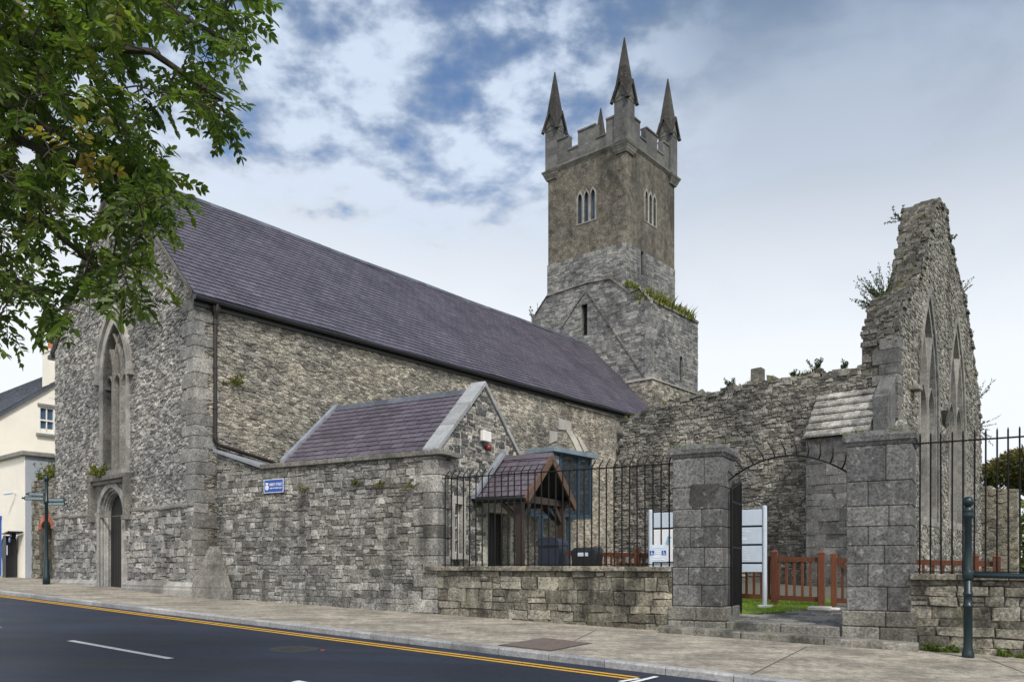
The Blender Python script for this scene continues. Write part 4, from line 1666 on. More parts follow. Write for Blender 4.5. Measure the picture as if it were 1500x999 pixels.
# south gable
prof = [(20.59, 9.5), (20.95, 10.3), (21.42, 11.1), (22.2, 11.75), (23.1, 12.3), (23.93, 12.9), (24.6, 13.7), (25.14, 14.5), (25.83, 15.6), (26.3, 16.3), (26.8, 16.75), (27.4, 16.7), (28.0, 16.98),
        (28.6, 16.65), (28.8, 16.2), (29.1, 15.82), (30.2, 15.07), (31.2, 14.5), (31.97, 14.1), (32.9, 13.3), (33.86, 12.26), (34.7, 11.1), (35.3, 10.2), (35.7, 9.3), (36.05, 8.0), (36.1, 6.6), (36.1, 5)]
W1C, W2C, WW = 25.25, 30.45, 3.1
w1 = arch_pts(W1C, WW, 3.05, 7.6, 12.25, 12)
w2 = arch_pts(W2C, WW + .2, 3.05, 7.6, 12.45, 12)
gout = [(20.57, -.2), (36.1, -.2)] + prof[::-1]
gin = [(20.57, -.2), (36.1, -.2)] + [(u, v - .05 - .9 * max(0, 1 - abs(u - 24.2) / 2.4)) for u, v in prof[::-1]]
mb = MB()
mb.slab(gin, [w1, w2], mpTrS, TT, 0)
polys = lay_rubble(20.4, 36.2, .3, 17.2, .24, .13, r3)
put_stones(mb, polys, mpTrS, r3, gout, [arch_pts(W1C, WW + .3, 2.9, 7.6, 12.6), arch_pts(W2C, WW + .5, 2.9, 7.6, 12.8)], gap=.009, d0=.004, d1=.05, cham=.018, ragged=True)
polys = lay_courses(T_X - TT, T_X, .8, 9.7, .36, .19, r3, .028, .2)
put_stones(mb, polys, lambda u, v, d: (u, 20.57 - d, v), r3, [(T_X - TT, .8), (T_X, .8), (T_X, 9.6), (T_X - TT, 9.6)], gap=.009, d0=.004, d1=.06, cham=.018, m=2)
for i in range(len(prof) - 1):                   # broken stepped head of the gable, stones across its thickness
    a, b = prof[i], prof[i + 1]
    L = math.dist(a, b)
    k = max(2, int(L / .12))
    for q in range(k):
        t = (q + .5) / k
        y, z = a[0] + (b[0] - a[0]) * t, a[1] + (b[1] - a[1]) * t
        x = T_X - TT - r3.uniform(-.05, .12)
        while x < T_X + .02:
            w = max(.1, min(r3.uniform(.16, .40), T_X + .03 - x))
            rt_ = y > 28.3
            bk = .85 * max(0, 1 - abs(y - 24.2) / 2.4) * (T_X - x - w / 2) / TT
            jitter_block(mb, (x + w / 2, y + (r3.uniform(-.30, -.22) if rt_ else r3.uniform(-.05, .06) + .08), z - bk + r3.uniform(-.08, .04) - .05), w * 1.04, r3.uniform(.46, .56) if rt_ else r3.uniform(.30, .42), r3.uniform(.11, .18) + bk * .2, r3, 2)
            x += w
# the taller block on the summit and the stub of the side wall running up against the gable
for y, z, d, h in ((27.9, 17.0, .9, .45), (27.2, 16.7, .8, .3), (28.3, 16.5, .5, .4)):
    jitter_block(mb, (T_X - .5, y, z), 1.0, d, h, r3, 2)
mb.build('south_gable', ['ruin_mortar', 'ruin_stone', 'ruin_cap_stone'], ruin)
# dark squared corner stones
mb = MB()
z = 6.4
k = 0
while z < 9.5:
    h = r3.uniform(.35, .55)
    mb.box(T_X - .62 - .25 * (k % 2), T_X + .055, 20.57 - .07, 20.57 + .35 + .2 * ((k + 1) % 2), z + .005, z + h - .005)
    z += h
    k += 1
mb.build('quoin', 'ashlar_grey', ruin, bevel=.015)
# tall two-light windows
for wc, w_, wo in ((W1C, WW, w1), (W2C, WW + .2, w2)):
    f = MB()
    za = 12.25 if wc == W1C else 12.45
    frame_prism(f, arch_pts(wc, w_ + .34, 2.85, 7.6, za + .42, 12), wo, mpTrS, -.35, .05, 0, None, True)
    frame_prism(f, wo, arch_pts(wc, w_ - .34, 3.2, 7.6, za - .40, 12), mpTrS, -.62, -.03, 0, None, True)
    fo = f.build('great_window', 'great_window_stone', ruin)
    t = MB()
    q = w_ - .3
    bar_path(t, [(wc, 3.1), (wc, 5), (wc, 7.7)], .26, mpTrS, -.60, .0)
    for sx in (-1, 1):
        c = wc + sx * q / 4
        for sd in (False, True):
            bar_path(t, arc_side(c, q / 2 - .12, 7.3, 8.6, sd, 8), .14, mpTrS, -.58, -.06)
            bar_path(t, [(c + (1 if not sd else -1) * (q / 4 - .07), 3.1), (c + (1 if not sd else -1) * (q / 4 - .07), 7.35)], .10, mpTrS, -.57, -.05)
    for off in (-q / 2, ):
        bar_path(t, [(p[0] + off, p[1]) for p in arc_side(wc, q, 7.6, za - .4, False, 12) if in_poly((p[0] + off, p[1]), wo)], .2, mpTrS, -.59, -.01)
    for off in (q / 2, ):
        bar_path(t, [(p[0] + off, p[1]) for p in arc_side(wc, q, 7.6, za - .4, True, 12) if in_poly((p[0] + off, p[1]), wo)], .2, mpTrS, -.59, -.012)
    t.build('tracery', 'great_window_stone', fo)
mb = MB()                                        # carved stop between the two windows, stubs of stone left in the wall
mb.hexa([mpTrS(27.6, 7.35, 0), mpTrS(28.0, 7.35, 0), mpTrS(28.0, 7.35, .1), mpTrS(27.6, 7.35, .1)], [mpTrS(27.15, 7.85, 0), mpTrS(28.5, 7.85, 0), mpTrS(28.5, 7.85, .32), mpTrS(27.15, 7.85, .32)])
mb.build('label_stop', 'dark_dressed_stone', ruin)
mb = MB()
mb.box(T_X, T_X + .35, 22.2, 22.75, 7.9, 8.08)
mb.build('corbel_stone', 'dark_dressed_stone', ruin, bevel=.03)
mb = MB()
mb.tube([(T_X - .4, 35.9, 7.75), (T_X - .35, 36.75, 7.75)], .13, 8)
mb.build('spout_stone', 'dark_dressed_stone', ruin)

# sloping buttress against the west wall
B0, B1 = 9.42, 11.6
by = 19.08
mb = MB()
mb.hexa([(B0, by, -.2), (B1, by, -.2), (B1, T_Y, -.2), (B0, T_Y, -.2)], [(B0, by, 5.9), (B1, by, 5.9), (B1, T_Y, 7.75), (B0, T_Y, 7.75)], 1)
polys = lay_courses(B0, B1, .6, 5.85, .62, .36, r3, .015, .1)
put_stones(mb, polys, lambda u, v, d: (u, by - d, v), r3, [(B0, .6), (B1, .6), (B1, 5.85), (B0, 5.85)], gap=.006, d0=.004, d1=.02, cham=.01, m=0)
polys = lay_courses(by, T_Y, .6, 7.9, .5, .36, r3, .015, .1)
put_stones(mb, [[(-p[0], p[1]) for p in q] for q in polys], lambda u, v, d: (B0 - d, -u, v), r3, [(-T_Y, .6), (-by, .6), (-by, 5.85), (-T_Y, 7.7)], gap=.006, d0=.004, d1=.02, cham=.01, m=0)
bt = mb.build('buttress', ['ashlar_grey', 'ashlar_joint'], ruin)
mb = MB()
n = 6
for i in range(n):
    t0, t1 = i / n, (i + 1.1) / n
    y0, y1 = by - .1 + (T_Y - by + .1) * t0, by - .1 + (T_Y - by + .1) * min(t1, 1)
    z0, z1 = 5.88 + (7.8 - 5.88) * t0, 5.88 + (7.8 - 5.88) * min(t1, 1)
    u = B0 - .06
    while u < B1 + .05:
        w = min(r3.uniform(.4, .8), B1 + .06 - u)
        if w < .05:
            break
        mb.hexa([(u, y0 - .02, z0 + .09), (u + w - .008, y0 - .02, z0 + .09), (u + w - .008, y1, z1 - .02), (u, y1, z1 - .02)], [(u, y0 - .03, z0 + .16), (u + w - .008, y0 - .03, z0 + .16), (u + w - .008, y1, z1 + .05), (u, y1, z1 + .05)])
        u += w
mb.build('weathering_slab', 'white_stained_slab', bt)
mb = MB()
mb.hexa([(B1 + .03, 19.5, 5.3), (T_X - .05, 19.5, 5.3), (T_X - .05, T_Y, 5.3), (B1 + .03, T_Y, 5.3)], [(B1 + .03, 19.6, 7.3), (T_X - .05, 19.6, 7.3), (T_X - .05, T_Y, 8.2), (B1 + .03, T_Y, 8.2)])
mb.build('corner_pier', 'ashlar_grey', ruin, bevel=.02)

# ================================================================== street wall with annex behind it
rs = random.Random(33)
annex = thing('stone_annex', FS, -7.7, 0, 0, 'low stone annex with plum slate roof behind the blank street wall', 'annex building')
XL, XR = -12.42, -5.36                           # ends of the high street wall
mpSt = lambda u, v, d: (u, -d, v)
mpGa = lambda u, v, d: (XR + d, u, v)
wo = [(XL, -.4), (XR, -.4), (XR, 3.64), (-10.73, 3.64), (XL, 4.16)]
mb = MB()
pl = [(XL, 0), (XR, 0), (XR, .5), (XL - .45, .5)]
mb.hexa([(x, y, -.4) for x, y in pl], [(x, y, 3.62) for x, y in pl])
mb.hexa([(XL, 0, 3.6), (-10.73, 0, 3.6), (-10.73, .5, 3.6), (XL - .45, .5, 3.6)], [(XL, 0, 4.16), (-10.73, 0, 3.64), (-10.73, .5, 3.64), (XL - .45, .5, 4.2)])
back = [(XL, 0), (XL - .62, .52), (XL - .5, .6)]
mb.hexa([(x, y, -.4) for x, y in back], [(x, y, 4.16) for x, y in back])
polys = lay_courses(XL, XR, -.1, 1.5, .27, .15, rs, .02, .34, .45) + lay_courses(XL, XR, 1.5, 4.2, .22, .125, rs, .022, .3, .45)
put_stones(mb, polys, mpSt, rs, [(XL, -.4), (-10.73, -.4), (-10.73, 3.64), (XL, 4.16)], [], gap=.006, d0=.005, d1=.03, cham=.012)
put_stones(mb, polys, mpSt, rs, [(-10.73, -.4), (XR, -.4), (XR, 3.64), (-10.73, 3.64)], [[(XR - .35, -.2), (XR + .1, -.2), (XR + .1, 3.7), (XR - .35, 3.7)]], gap=.006, d0=.005, d1=.03, cham=.012)
mb.build('street_wall', ['coursed_mortar', 'coursed_stone'], annex)
mb = MB()
z = -.1
k = 0
while z < 3.6:
    h = rs.uniform(.24, .40)
    a, b = (.62, .34) if k % 2 else (.36, .62)
    mb.box(XR - a, XR + .03, -.035, b, z + .005, min(z + h, 3.64) - .005)
    z += h
    k += 1
mb.build('quoin', 'coursed_stone', annex, bevel=.014)
mb = MB()                                        # coping along the wall head
u = -10.75
while u < XR + .2:
    w = min(rs.uniform(.7, 1.2), XR + .22 - u)
    mb.box(u + .003, u + w - .003, -.10, .30, 3.64 + .002, 3.76 + rs.uniform(-.004, .004))
    u += w
mb.box(XR - .15, XR + .14, .302, .75, 3.64, 3.755)
mb.build('wall_coping', 'dark_dressed_stone', annex, bevel=.012)
mb = MB()
mb.hexa([(XL - .05, -.10, 4.20), (-10.70, -.10, 3.66), (-10.70, .62, 3.66), (XL - .6, .62, 4.26)], [(XL - .05, -.10, 4.29), (-10.70, -.10, 3.75), (-10.70, .62, 3.75), (XL - .6, .62, 4.35)])
mb.build('sloping_coping', 'lead', annex, bevel=.01)
mb = MB()
gy = 4.0
go_ = [(.45, -.2), (gy, -.2), (gy, 3.72), (1.95, 5.50), (.0, 3.66), (.0, 3.5), (.45, 3.5)]
wn = [(.66, 1.5), (.98, 1.5), (.98, 2.62), (.66, 2.62)]
dn = [(2.14, .1), (3.24, .1), (3.24, 2.52), (2.14, 2.52)]
mb.slab(go_, [wn, dn], mpGa, .45, 0)
polys = lay_courses(.45, gy, .2, 5.6, .22, .13, rs, .02, .35, .5)
put_stones(mb, polys, mpGa, rs, [(.45, .2), (gy, .2), (gy, 3.70), (1.95, 5.48), (.45, 4.1)], [[(.55, 1.35), (1.1, 1.35), (1.1, 2.8), (.55, 2.8)], [(2.04, .1), (3.34, .1), (3.34, 2.7), (2.04, 2.7)]], gap=.014, d0=.006, d1=.03, cham=.012)
mb.box(-12.3, XR - .45, gy - .45, gy, -.2, 3.7)
mb.build('gable_wall', ['annex_mortar', 'annex_dark_stone'], annex)
# roof
E0, E1 = (.02, 3.77), (1.95, 5.44)
SLA = math.hypot(E1[0] - E0[0], E1[1] - E0[1])
ay, az = (E1[0] - E0[0]) / SLA, (E1[1] - E0[1]) / SLA
RX0, RX1 = -10.02, XR - .34
mpAR = lambda u, s, d: (RX0 + u, E0[0] + ay * s - az * d, E0[1] + az * s + ay * d)
mb = MB()
mb.hexa([mpAR(0, 0, -.06), mpAR(RX1 - RX0, 0, -.06), mpAR(RX1 - RX0, SLA, -.06), mpAR(0, SLA, -.06)], [mpAR(0, 0, 0), mpAR(RX1 - RX0, 0, 0), mpAR(RX1 - RX0, SLA, 0), mpAR(0, SLA, 0)], 1, (.2, 0, 0))
slates(mb, RX1 - RX0, SLA, .34, .20, mpAR, rs, .012)
mb.hexa([(RX0, E1[0], 5.38), (RX1, E1[0], 5.38), (RX1, gy, 3.64), (RX0, gy, 3.64)], [(RX0, E1[0], 5.44), (RX1, E1[0], 5.44), (RX1, gy, 3.7), (RX0, gy, 3.7)])
ar = mb.build('roof', ['slate_plum', 'slate_edge_shade'], annex)
mb = MB()
u = RX0
while u < RX1 - .05:
    w = min(.45, RX1 - u)
    mb.hexa([(u + .003, E1[0] - .13, 5.36), (u + w, E1[0] - .13, 5.36), (u + w, E1[0] + .13, 5.36), (u + .003, E1[0] + .13, 5.36)],
            [(u + .003, E1[0] - .04, 5.51), (u + w, E1[0] - .04, 5.51), (u + w, E1[0] + .04, 5.51), (u + .003, E1[0] + .04, 5.51)])
    u += w
mb.build('ridge', 'slate_blue', ar)
mb = MB()
mb.hexa([(RX0 - .10, E0[0] - .02, 3.72), (RX0 + .03, E0[0] - .02, 3.72), (RX0 + .03, E1[0], 5.40), (RX0 - .10, E1[0], 5.40)], [(RX0 - .10, E0[0] - .02, 3.86), (RX0 + .03, E0[0] - .02, 3.86), (RX0 + .03, E1[0], 5.56), (RX0 - .10, E1[0], 5.56)])
mb.hexa([(RX0 - .08, .5, 3.4), (RX0 + .01, .5, 3.4), (RX0 + .01, gy, 3.4), (RX0 - .08, gy, 3.4)], [(RX0 - .08, .5, 4.0), (RX0 + .01, .5, 4.0), (RX0 + .01, gy, 3.6), (RX0 - .08, gy, 3.6)])
mb.build('verge_flashing', 'lead', ar)
mb = MB()                                        # raking gable coping in long stones
for (ya, za), (yb, zb), n in (((-.06, 3.76), (1.95, 5.62), 3), ((4.06, 3.76), (1.95, 5.62), 4)):
    for i in range(n):
        t0, t1 = i / n + .003, (i + 1) / n - .003
        p, q = (ya + (yb - ya) * t0, za + (zb - za) * t0), (ya + (yb - ya) * t1, za + (zb - za) * t1)
        mb.hexa([(XR - .36, p[0], p[1] - .10), (XR + .06, p[0], p[1] - .10), (XR + .06, q[0], q[1] - .10), (XR - .36, q[0], q[1] - .10)],
                [(XR - .36, p[0], p[1] + .04), (XR + .06, p[0], p[1] + .04), (XR + .06, q[0], q[1] + .04), (XR - .36, q[0], q[1] + .04)])
mb.build('gable_coping', 'coping_stone', annex, bevel=.012)
# small window, door, alarm
mb = MB()
mb.slab([(.56, 1.36), (1.10, 1.36), (1.10, 2.80), (.56, 2.80)], [wn], lambda u, v, d: mpGa(u, v, d + .045), .12)
mb.box(XR, XR + .10, .50, 1.16, 1.36, 1.46)
wfo = mb.build('window', 'pale_plaster', annex)
mb = MB()
for u in (.68, .82, .96):
    mb.box(XR - .12, XR - .08, u - .015, u + .015, 1.5, 2.62)
for z in (1.52, 1.80, 2.08, 2.36, 2.60):
    mb.box(XR - .118, XR - .082, .66, .98, z - .014, z + .014)
mb.build('glazing_bar', 'white_paint', wfo)
mb = MB()
mb.box(XR - .14, XR - .13, .6, 1.04, 1.45, 2.68)
mb.build('pane', 'glass_dark', wfo)
mb = MB()
mb.box(XR - .30, XR - .25, 2.10, 3.28, .1, 2.55)
for i in range(7):
    mb.box(XR - .25, XR - .235, 2.16 + i * .16, 2.30 + i * .16, .15, 2.45)
mb.build('door', 'door_dark', annex)
mb = MB()
mb.box(XR + .02, XR + .12, 1.76, 2.12, 4.19, 4.44)
mb.build('alarm_box', 'box_white', annex, bevel=.01)
mb = MB()
mb.tube([(XR + .02, 2.02, 4.05), (XR + .08, 2.02, 4.05), (XR + .14, 2.02, 4.05), (XR + .17, 2.02, 4.05)], [.04, .085, .075, .03], 14)
mb.build('alarm_bell', 'bell_red', annex, smooth=True)
# porch over the door
PE, PA, PX = 1.48, 2.75, 1.42
zE, zA = 2.80, 3.86
mb = MB()
mpPa = lambda u, s, d: (XR + .02 + u, PE + (PA - PE) * s / PS - PN[1] * d, zE + (zA - zE) * s / PS + PN[0] * d)
PS = math.hypot(PA - PE, zA - zE)
PN = ((PA - PE) / PS, (zA - zE) / PS)
mpPb = lambda u, s, d: (XR + .02 + u, 2 * PA - PE - (PA - PE) * s / PS + PN[1] * d, zE + (zA - zE) * s / PS + PN[0] * d)
for mp in (mpPa, mpPb):
    mb.hexa([mp(0, 0, -.05), mp(PX, 0, -.05), mp(PX, PS, -.05), mp(0, PS, -.05)], [mp(0, 0, 0), mp(PX, 0, 0), mp(PX, PS, 0), mp(0, PS, 0)], 1, (.3, 0, 0))
slates(mb, PX, PS, .30, .21, mpPa, rs, .012)
slates(mb, PX, PS, .30, .21, mpPb, rs, .012)
mb.hexa([(XR, PA - .12, zA - .05), (XR + PX + .04, PA - .12, zA - .05), (XR + PX + .04, PA + .12, zA - .05), (XR, PA + .12, zA - .05)], [(XR, PA - .04, zA + .07), (XR + PX + .04, PA - .04, zA + .07), (XR + PX + .04, PA + .04, zA + .07), (XR, PA + .04, zA + .07)])
porch = mb.build('porch', ['slate_plum', 'slate_edge_shade'], annex)
for sd in (-1, 1):
    mb = MB()
    mb.bar((XR + PX + .02, PA + sd * (PA - PE + .05), zE - .12), (XR + PX + .02, PA, zA - .08), .06, .18)
    mb.build('bargeboard', 'porch_wood', porch)
    mb = MB()
    y = PA + sd * 1.06
    mb.box(XR + PX - .34, XR + PX - .19, y - .08, y + .08, .2, 2.74)
    mb.bar((XR + PX - .26, y, 2.25), (XR + PX - .26, y - sd * .42, 2.68), .09, .10)
    mb.bar((XR + PX - .30, y, 2.25), (XR + PX - .75, y, 2.68), .09, .10)
    mb.build('post', 'porch_post_wood', porch)
    mb = MB()
    mb.box(XR + .05, XR + PX - .05, y - .06, y + .06, 2.70, 2.84)
    mb.build('wall_plate', 'porch_post_wood', porch)
mb = MB()
mb.box(XR + PX - .32, XR + PX - .22, PA - 1.2, PA + 1.2, 2.70, 2.86)
mb.build('tie_beam', 'porch_post_wood', porch)
mb = MB()
mb.hexa([(XR + .02, PE - .12, zE - .02), (XR + .16, PE - .12, zE - .02), (XR + .16, PA, zA + .1), (XR + .02, PA, zA + .1)], [(XR + .02, PE - .12, zE + .08), (XR + .16, PE - .12, zE + .08), (XR + .16, PA, zA + .22), (XR + .02, PA, zA + .22)])
mb.build('flashing', 'lead', porch)
for sd in (-1, 1):
    mb = MB()
    y = PA + sd * (PA - PE + .04)
    mb.tube([(XR + .05, y, zE - .05), (XR + PX, y, zE - .05)], .05, 8)
    mb.build('gutter', 'gutter_black', porch)

# street name plate on the wall
sgn = thing('street_sign', FS, -10.27, -.03, 3.20, 'blue street name plate with a white badge, fixed high on the street wall', 'street sign')
mb = MB()
mb.box(-10.61, -9.93, -.075, -.045, 3.03, 3.37)
mb.build('plate', 'sign_blue', sgn, bevel=.006)
mb = MB()
for x0, x1, z0, z1 in ((-10.60, -9.94, 3.355, 3.368), (-10.60, -9.94, 3.033, 3.046), (-10.607, -10.595, 3.034, 3.366), (-9.945, -9.933, 3.034, 3.366)):
    mb.box(x0, x1, -.080, -.070, z0, z1)
mb.build('border', 'sign_white', sgn)
mb = MB()
n = 20
mb.hexa([(-10.50 + .062 * math.cos(t * 2 * math.pi / n), -.0755, 3.165 + .062 * math.sin(t * 2 * math.pi / n)) for t in range(n)],
        [(-10.50 + .062 * math.cos(t * 2 * math.pi / n), -.079, 3.165 + .062 * math.sin(t * 2 * math.pi / n)) for t in range(n)])
mb.hexa([(-10.545, -.0755, 3.235), (-10.455, -.0755, 3.235), (-10.455, -.0755, 3.285), (-10.545, -.0755, 3.285)], [(-10.545, -.079, 3.235), (-10.455, -.079, 3.235), (-10.455, -.079, 3.285), (-10.545, -.079, 3.285)])
mb.build('badge', 'sign_white', sgn)
mb = MB()
mb.box(-10.512, -10.488, -.082, -.0785, 3.153, 3.177)
mb.build('badge_centre', 'sign_blue', sgn)
TXR = Matrix.Rotation(R(90), 4, 'X')
text_mesh('lettering', 'ABBEY STREET', .098, 'sign_white', sgn, Matrix.Translation((-10.415 + 10.27, -.047, 3.205 - 3.20)) @ TXR @ Matrix.Scale(.70, 4, (1, 0, 0)))
text_mesh('small_lettering', 'SRÁID NA MAINISTREACH', .045, 'sign_white', sgn, Matrix.Translation((-10.40 + 10.27, -.047, 3.13 - 3.20)) @ TXR @ Matrix.Scale(.80, 4, (1, 0, 0)))

# glazed steel bay high on the church's side
bay = thing('glazed_bay', FN, 2.0, 14.5, 0, 'blue steel and glass box standing on thin posts beside the church', 'glazed bay')
mb = MB()
BX0, BX1, BY0, BY1, BZ0, BZ1 = .95, 1.95, 13.3, 15.75, 3.22, 5.45
for x in (BX0, BX1):
    for y in (BY0, BY0 + .42, BY0 + 1.62, BY1) if x == BX1 else (BY0, BY1):
        mb.box(x - .05, x + .05, y - .05, y + .05, BZ0, BZ1)
mb.box(BX0 - .05, BX1 + .062, BY0 - .062, BY1 + .06, BZ0 - .12, BZ0 + .0)
mb.box(BX0 - .05, BX1 + .06, BY0 - .06, BY1 + .06, BZ1, BZ1 + .06)
mb.build('frame', 'blue_steel', bay)
mb = MB()
mb.box(BX0 + .02, BX1 - .01, BY0, BY1, BZ0 + .02, BZ1)
mb.build('pane', 'glass_dark', bay)
mb = MB()
mb.box(BX1 - .005, BX1 + .012, BY0 + .06, BY0 + .36, BZ0 + .3, BZ1 - .05)
mb.build('side_panel', 'blue_grey_metal', bay)
mb = MB()
mb.box(BX0 - .2, BX1 + .22, BY0 - .22, BY1 + .25, BZ1 + .06, BZ1 + .24)
mb.build('flat_roof', 'blue_grey_metal', bay, bevel=.01)
for x, y in ((1.9, 12.6), (1.9, 14.35), (.9, 15.7)):
    mb = MB()
    mb.box(x - .06, x + .06, y - .06, y + .06, .1, BZ0 - .12)
    if y < BY0:
        mb.box(x - .06, x + .06, y, BY0 + .1, BZ0 - .24, BZ0 - .122)
    mb.build('post', 'blue_steel', bay)

# ================================================================== boundary walls, railings, gate
lowl = thing('boundary_wall', FS, -2.7, 0, 0, 'low stone wall carrying the long railing left of the gate', 'wall')
mb = MB()
lo = [(XR + .02, -.4), (0, -.4), (0, 1.10), (XR + .02, 1.10)]
mb.slab(lo, [], mpSt, .45, 0)
polys = lay_courses(XR + .02, 0, -.35, 1.10, .36, .215, rs, .018, .3, .3)
put_stones(mb, polys, mpSt, rs, lo, [], gap=.007, d0=.006, d1=.04, cham=.014)
mb.build('masonry', ['damp_mortar', 'damp_coursed_stone'], lowl)
mb = MB()
u = XR - .25
while u < -.02:
    w = min(rs.uniform(.6, 1.1), -u)
    mb.box(u + .003, u + w - .003, -.10 if u > XR else -.13, .50 if u > XR else -.04, 1.10, 1.19 + rs.uniform(0, .012))
    u += w
mb.build('coping', 'damp_coursed_stone', lowl, bevel=.012)
lowr = thing('boundary_wall', FS, 6.5, 0, 0, 'low damp stone wall under the railing right of the gate', 'wall')
mb = MB()
lo = [(3.98, -.6), (11, -.6), (11, .98), (3.98, .98)]
mb.slab(lo, [], mpSt, .45, 0)
polys = lay_courses(3.98, 11, -.35, .98, .30, .17, rs, .018, .2, .3)
put_stones(mb, polys, mpSt, rs, lo, [], gap=.008, d0=.006, d1=.045, cham=.016)
mb.build('masonry', ['damp_mortar', 'damp_coursed_stone'], lowr)
mb = MB()
u = 3.98
while u < 11:
    w = rs.uniform(.6, 1.1)
    mb.box(u + .003, u + w - .003, -.09, .50, .98, 1.07 + rs.uniform(0, .012))
    u += w
mb.build('coping', 'damp_coursed_stone', lowr, bevel=.012)


def pillar(x0, w, ztop, label):
    """gate pier in large ashlar blocks with plinth, moulded cap"""
    root = thing('gate_pillar', FS, x0 + w / 2, .47, 0, label, 'gate pillar', 'gate pillars')
    y0, y1 = 0.0, .94
    mb = MB()
    mb.box(x0 + .02, x0 + w - .02, y0 + .02, y1 - .02, .3, ztop - .2, 1)
    z = .46
    k = 0
    while z < ztop - .22:
        h = rs.uniform(.30, .42)
        if ztop - .2 - z - h < .2:
            h = ztop - .2 - z
        c = x0 + w * ((.36 if k % 2 else .60) + rs.uniform(-.05, .05))
        for a, b in ((x0, c), (c, x0 + w)):
            o = rs.uniform(0, .006)
            mb.box(a + .004, b - .004, y0 - o, y1 + o, z + .004, z + h - .004)
        z += h
        k += 1
    mb.build('shaft', ['ashlar_grey', 'ashlar_joint'], root, bevel=.012)
    mb = MB()
    z = -.45
    while z < .44:
        h = .30 if z > -.2 else .35
        h = min(h, .46 - z)
        c = x0 + w * rs.uniform(.35, .62)
        for a, b in ((x0 - .07, c), (c, x0 + w + .07)):
            mb.box(a + .003, b - .003, y0 - .075, y1 + .075, z + .003, z + h - .003)
        z += h
    mb.build('plinth', 'plinth_stone', root, bevel=.018)
    mb = MB()
    e = .035
    lv = [(ztop - .20, .012), (ztop - .15, .03), (ztop - .13, .055), (ztop - .05, .06), (ztop + .0, .03), (ztop + .07, -.16)]
    prev = None
    for z, k in lv:
        cur = [(x0 - k, y0 - k, z), (x0 + w + k, y0 - k, z), (x0 + w + k, y1 + k, z), (x0 - k, y1 + k, z)]
        if prev:
            mb.hexa(prev, cur, 0, (.5, 0, 0))
        prev = cur
    mb.build('cap', 'ashlar_grey', root)
    return root


pl_ = pillar(0.0, .93, 3.40, 'tall grey gate pillar left of the gateway, holding the open gate')
mb = MB()                                        # spalled hollow in the pillar's face
hl = [(.36, 2.35), (.45, 2.28), (.70, 2.30), (.80, 2.45), (.93, 2.62), (.93, 2.70), (.40, 2.70), (.37, 2.5)]
mb.slab(hl, [], lambda u, v, d: (u - .04, -.009 - d, v), .004)
mb.build('spalled_patch', 'spire_stone', pl_)
pr_ = pillar(3.02, 1.0, 3.40, 'tall grey gate pillar right of the gateway, nearest the green post')
mb = MB()
b = [(3.72, .05, 3.44), (4.0, .05, 3.40), (4.0, .5, 3.40), (3.72, .5, 3.44)]
mb.hexa(b, [(3.78, .12, 3.6), (3.9, .12, 3.62), (3.9, .4, 3.62), (3.78, .4, 3.6)])
mb.build('broken_cap_stone', 'ruin_stone', pr_)
# moss and a bird-lime streak on the caps
mb = MB()
for cx in (.15, .7, 3.2, 3.9):
    for _ in range(70):
        p = Vector((cx + rs.gauss(0, .13), rs.uniform(-.05, .2), 3.42 + rs.uniform(-.02, .02)))
        leaf_quad(mb, p, rv(rs), rv(rs), .05, .03, (rs.random(), 0, 0))
ms = mb.build('cap_moss', 'wild_leaf')
ms.location = FS.w(0, 0, 0)
ms.rotation_euler = (0, 0, FS.a)
tag(ms, kind='stuff')

# steps at the gate
mb = MB()
u = -.12
while u < 4.1:
    w = min(rs.uniform(1.1, 1.7), 4.12 - u)
    if 4.12 - u - w < .4:
        w = 4.12 - u
    z = FS.gz(u + w / 2, -.3)
    mb.hexa([(u + .004, -.42, FS.gz(u, -.4) - .2), (u + w - .004, -.42, FS.gz(u + w, -.4) - .2), (u + w - .004, .1, z - .2), (u + .004, .1, z - .2)],
            [(u + .004, -.40, FS.gz(u, -.4) + .12), (u + w - .004, -.40, FS.gz(u + w, -.4) + .12), (u + w - .004, .1, FS.gz(u + w, -.4) + .13), (u + .004, .1, FS.gz(u, -.4) + .13)])
    u += w
st1 = mb.build('lower_step', 'step_stone', bevel=.02)
st1.location, st1.rotation_euler = FS.w(0, 0, 0), (0, 0, FS.a)
st1['kind'] = 'structure'
mb = MB()
for a, b in ((1.0, 1.95), (1.95, 2.94)):
    mb.box(a + .004, b - .004, -.03, .5, -.25, yz(a + .5, .3) + .012)
st2 = mb.build('upper_step', 'step_stone', bevel=.02)
st2.location, st2.rotation_euler = FS.w(0, 0, 0), (0, 0, FS.a)
st2['kind'] = 'structure'


def railing(x0, x1, n, z0, zr, label, spike):
    root = thing('iron_railing', FS, (x0 + x1) / 2, .12, z0, label, 'railing', 'iron railings on the boundary walls')
    mb = MB()
    y = .12
    mb.bar((x0, y, zr), (x1, y, zr), .05, .022)
    mb.build('top_rail', 'black_iron', root)
    mb = MB()
    mb.bar((x0, y, z0 + .03), (x1, y, z0 + .03), .04, .018)
    mb.build('bottom_rail', 'black_iron', root)
    for i in range(n):
        x = x0 + (x1 - x0) * (i + .5) / n
        mb = MB()
        j = rs.uniform(-.008, .008)
        if spike == 'bent':
            mb.tube([(x, y, z0 - .02), (x + j, y, zr), (x + j, y + .015, zr + .05), (x + j + .02, y + .15, zr + .19)], [.0145, .0145, .0145, .008], 6)
        else:
            mb.tube([(x, y, z0 - .02), (x + j, y, zr), (x + j, y, zr + .12), (x + j, y, zr + .16)], [.015, .015, .015, .006], 6)
        mb.build('bar', 'black_iron', root)
    return root


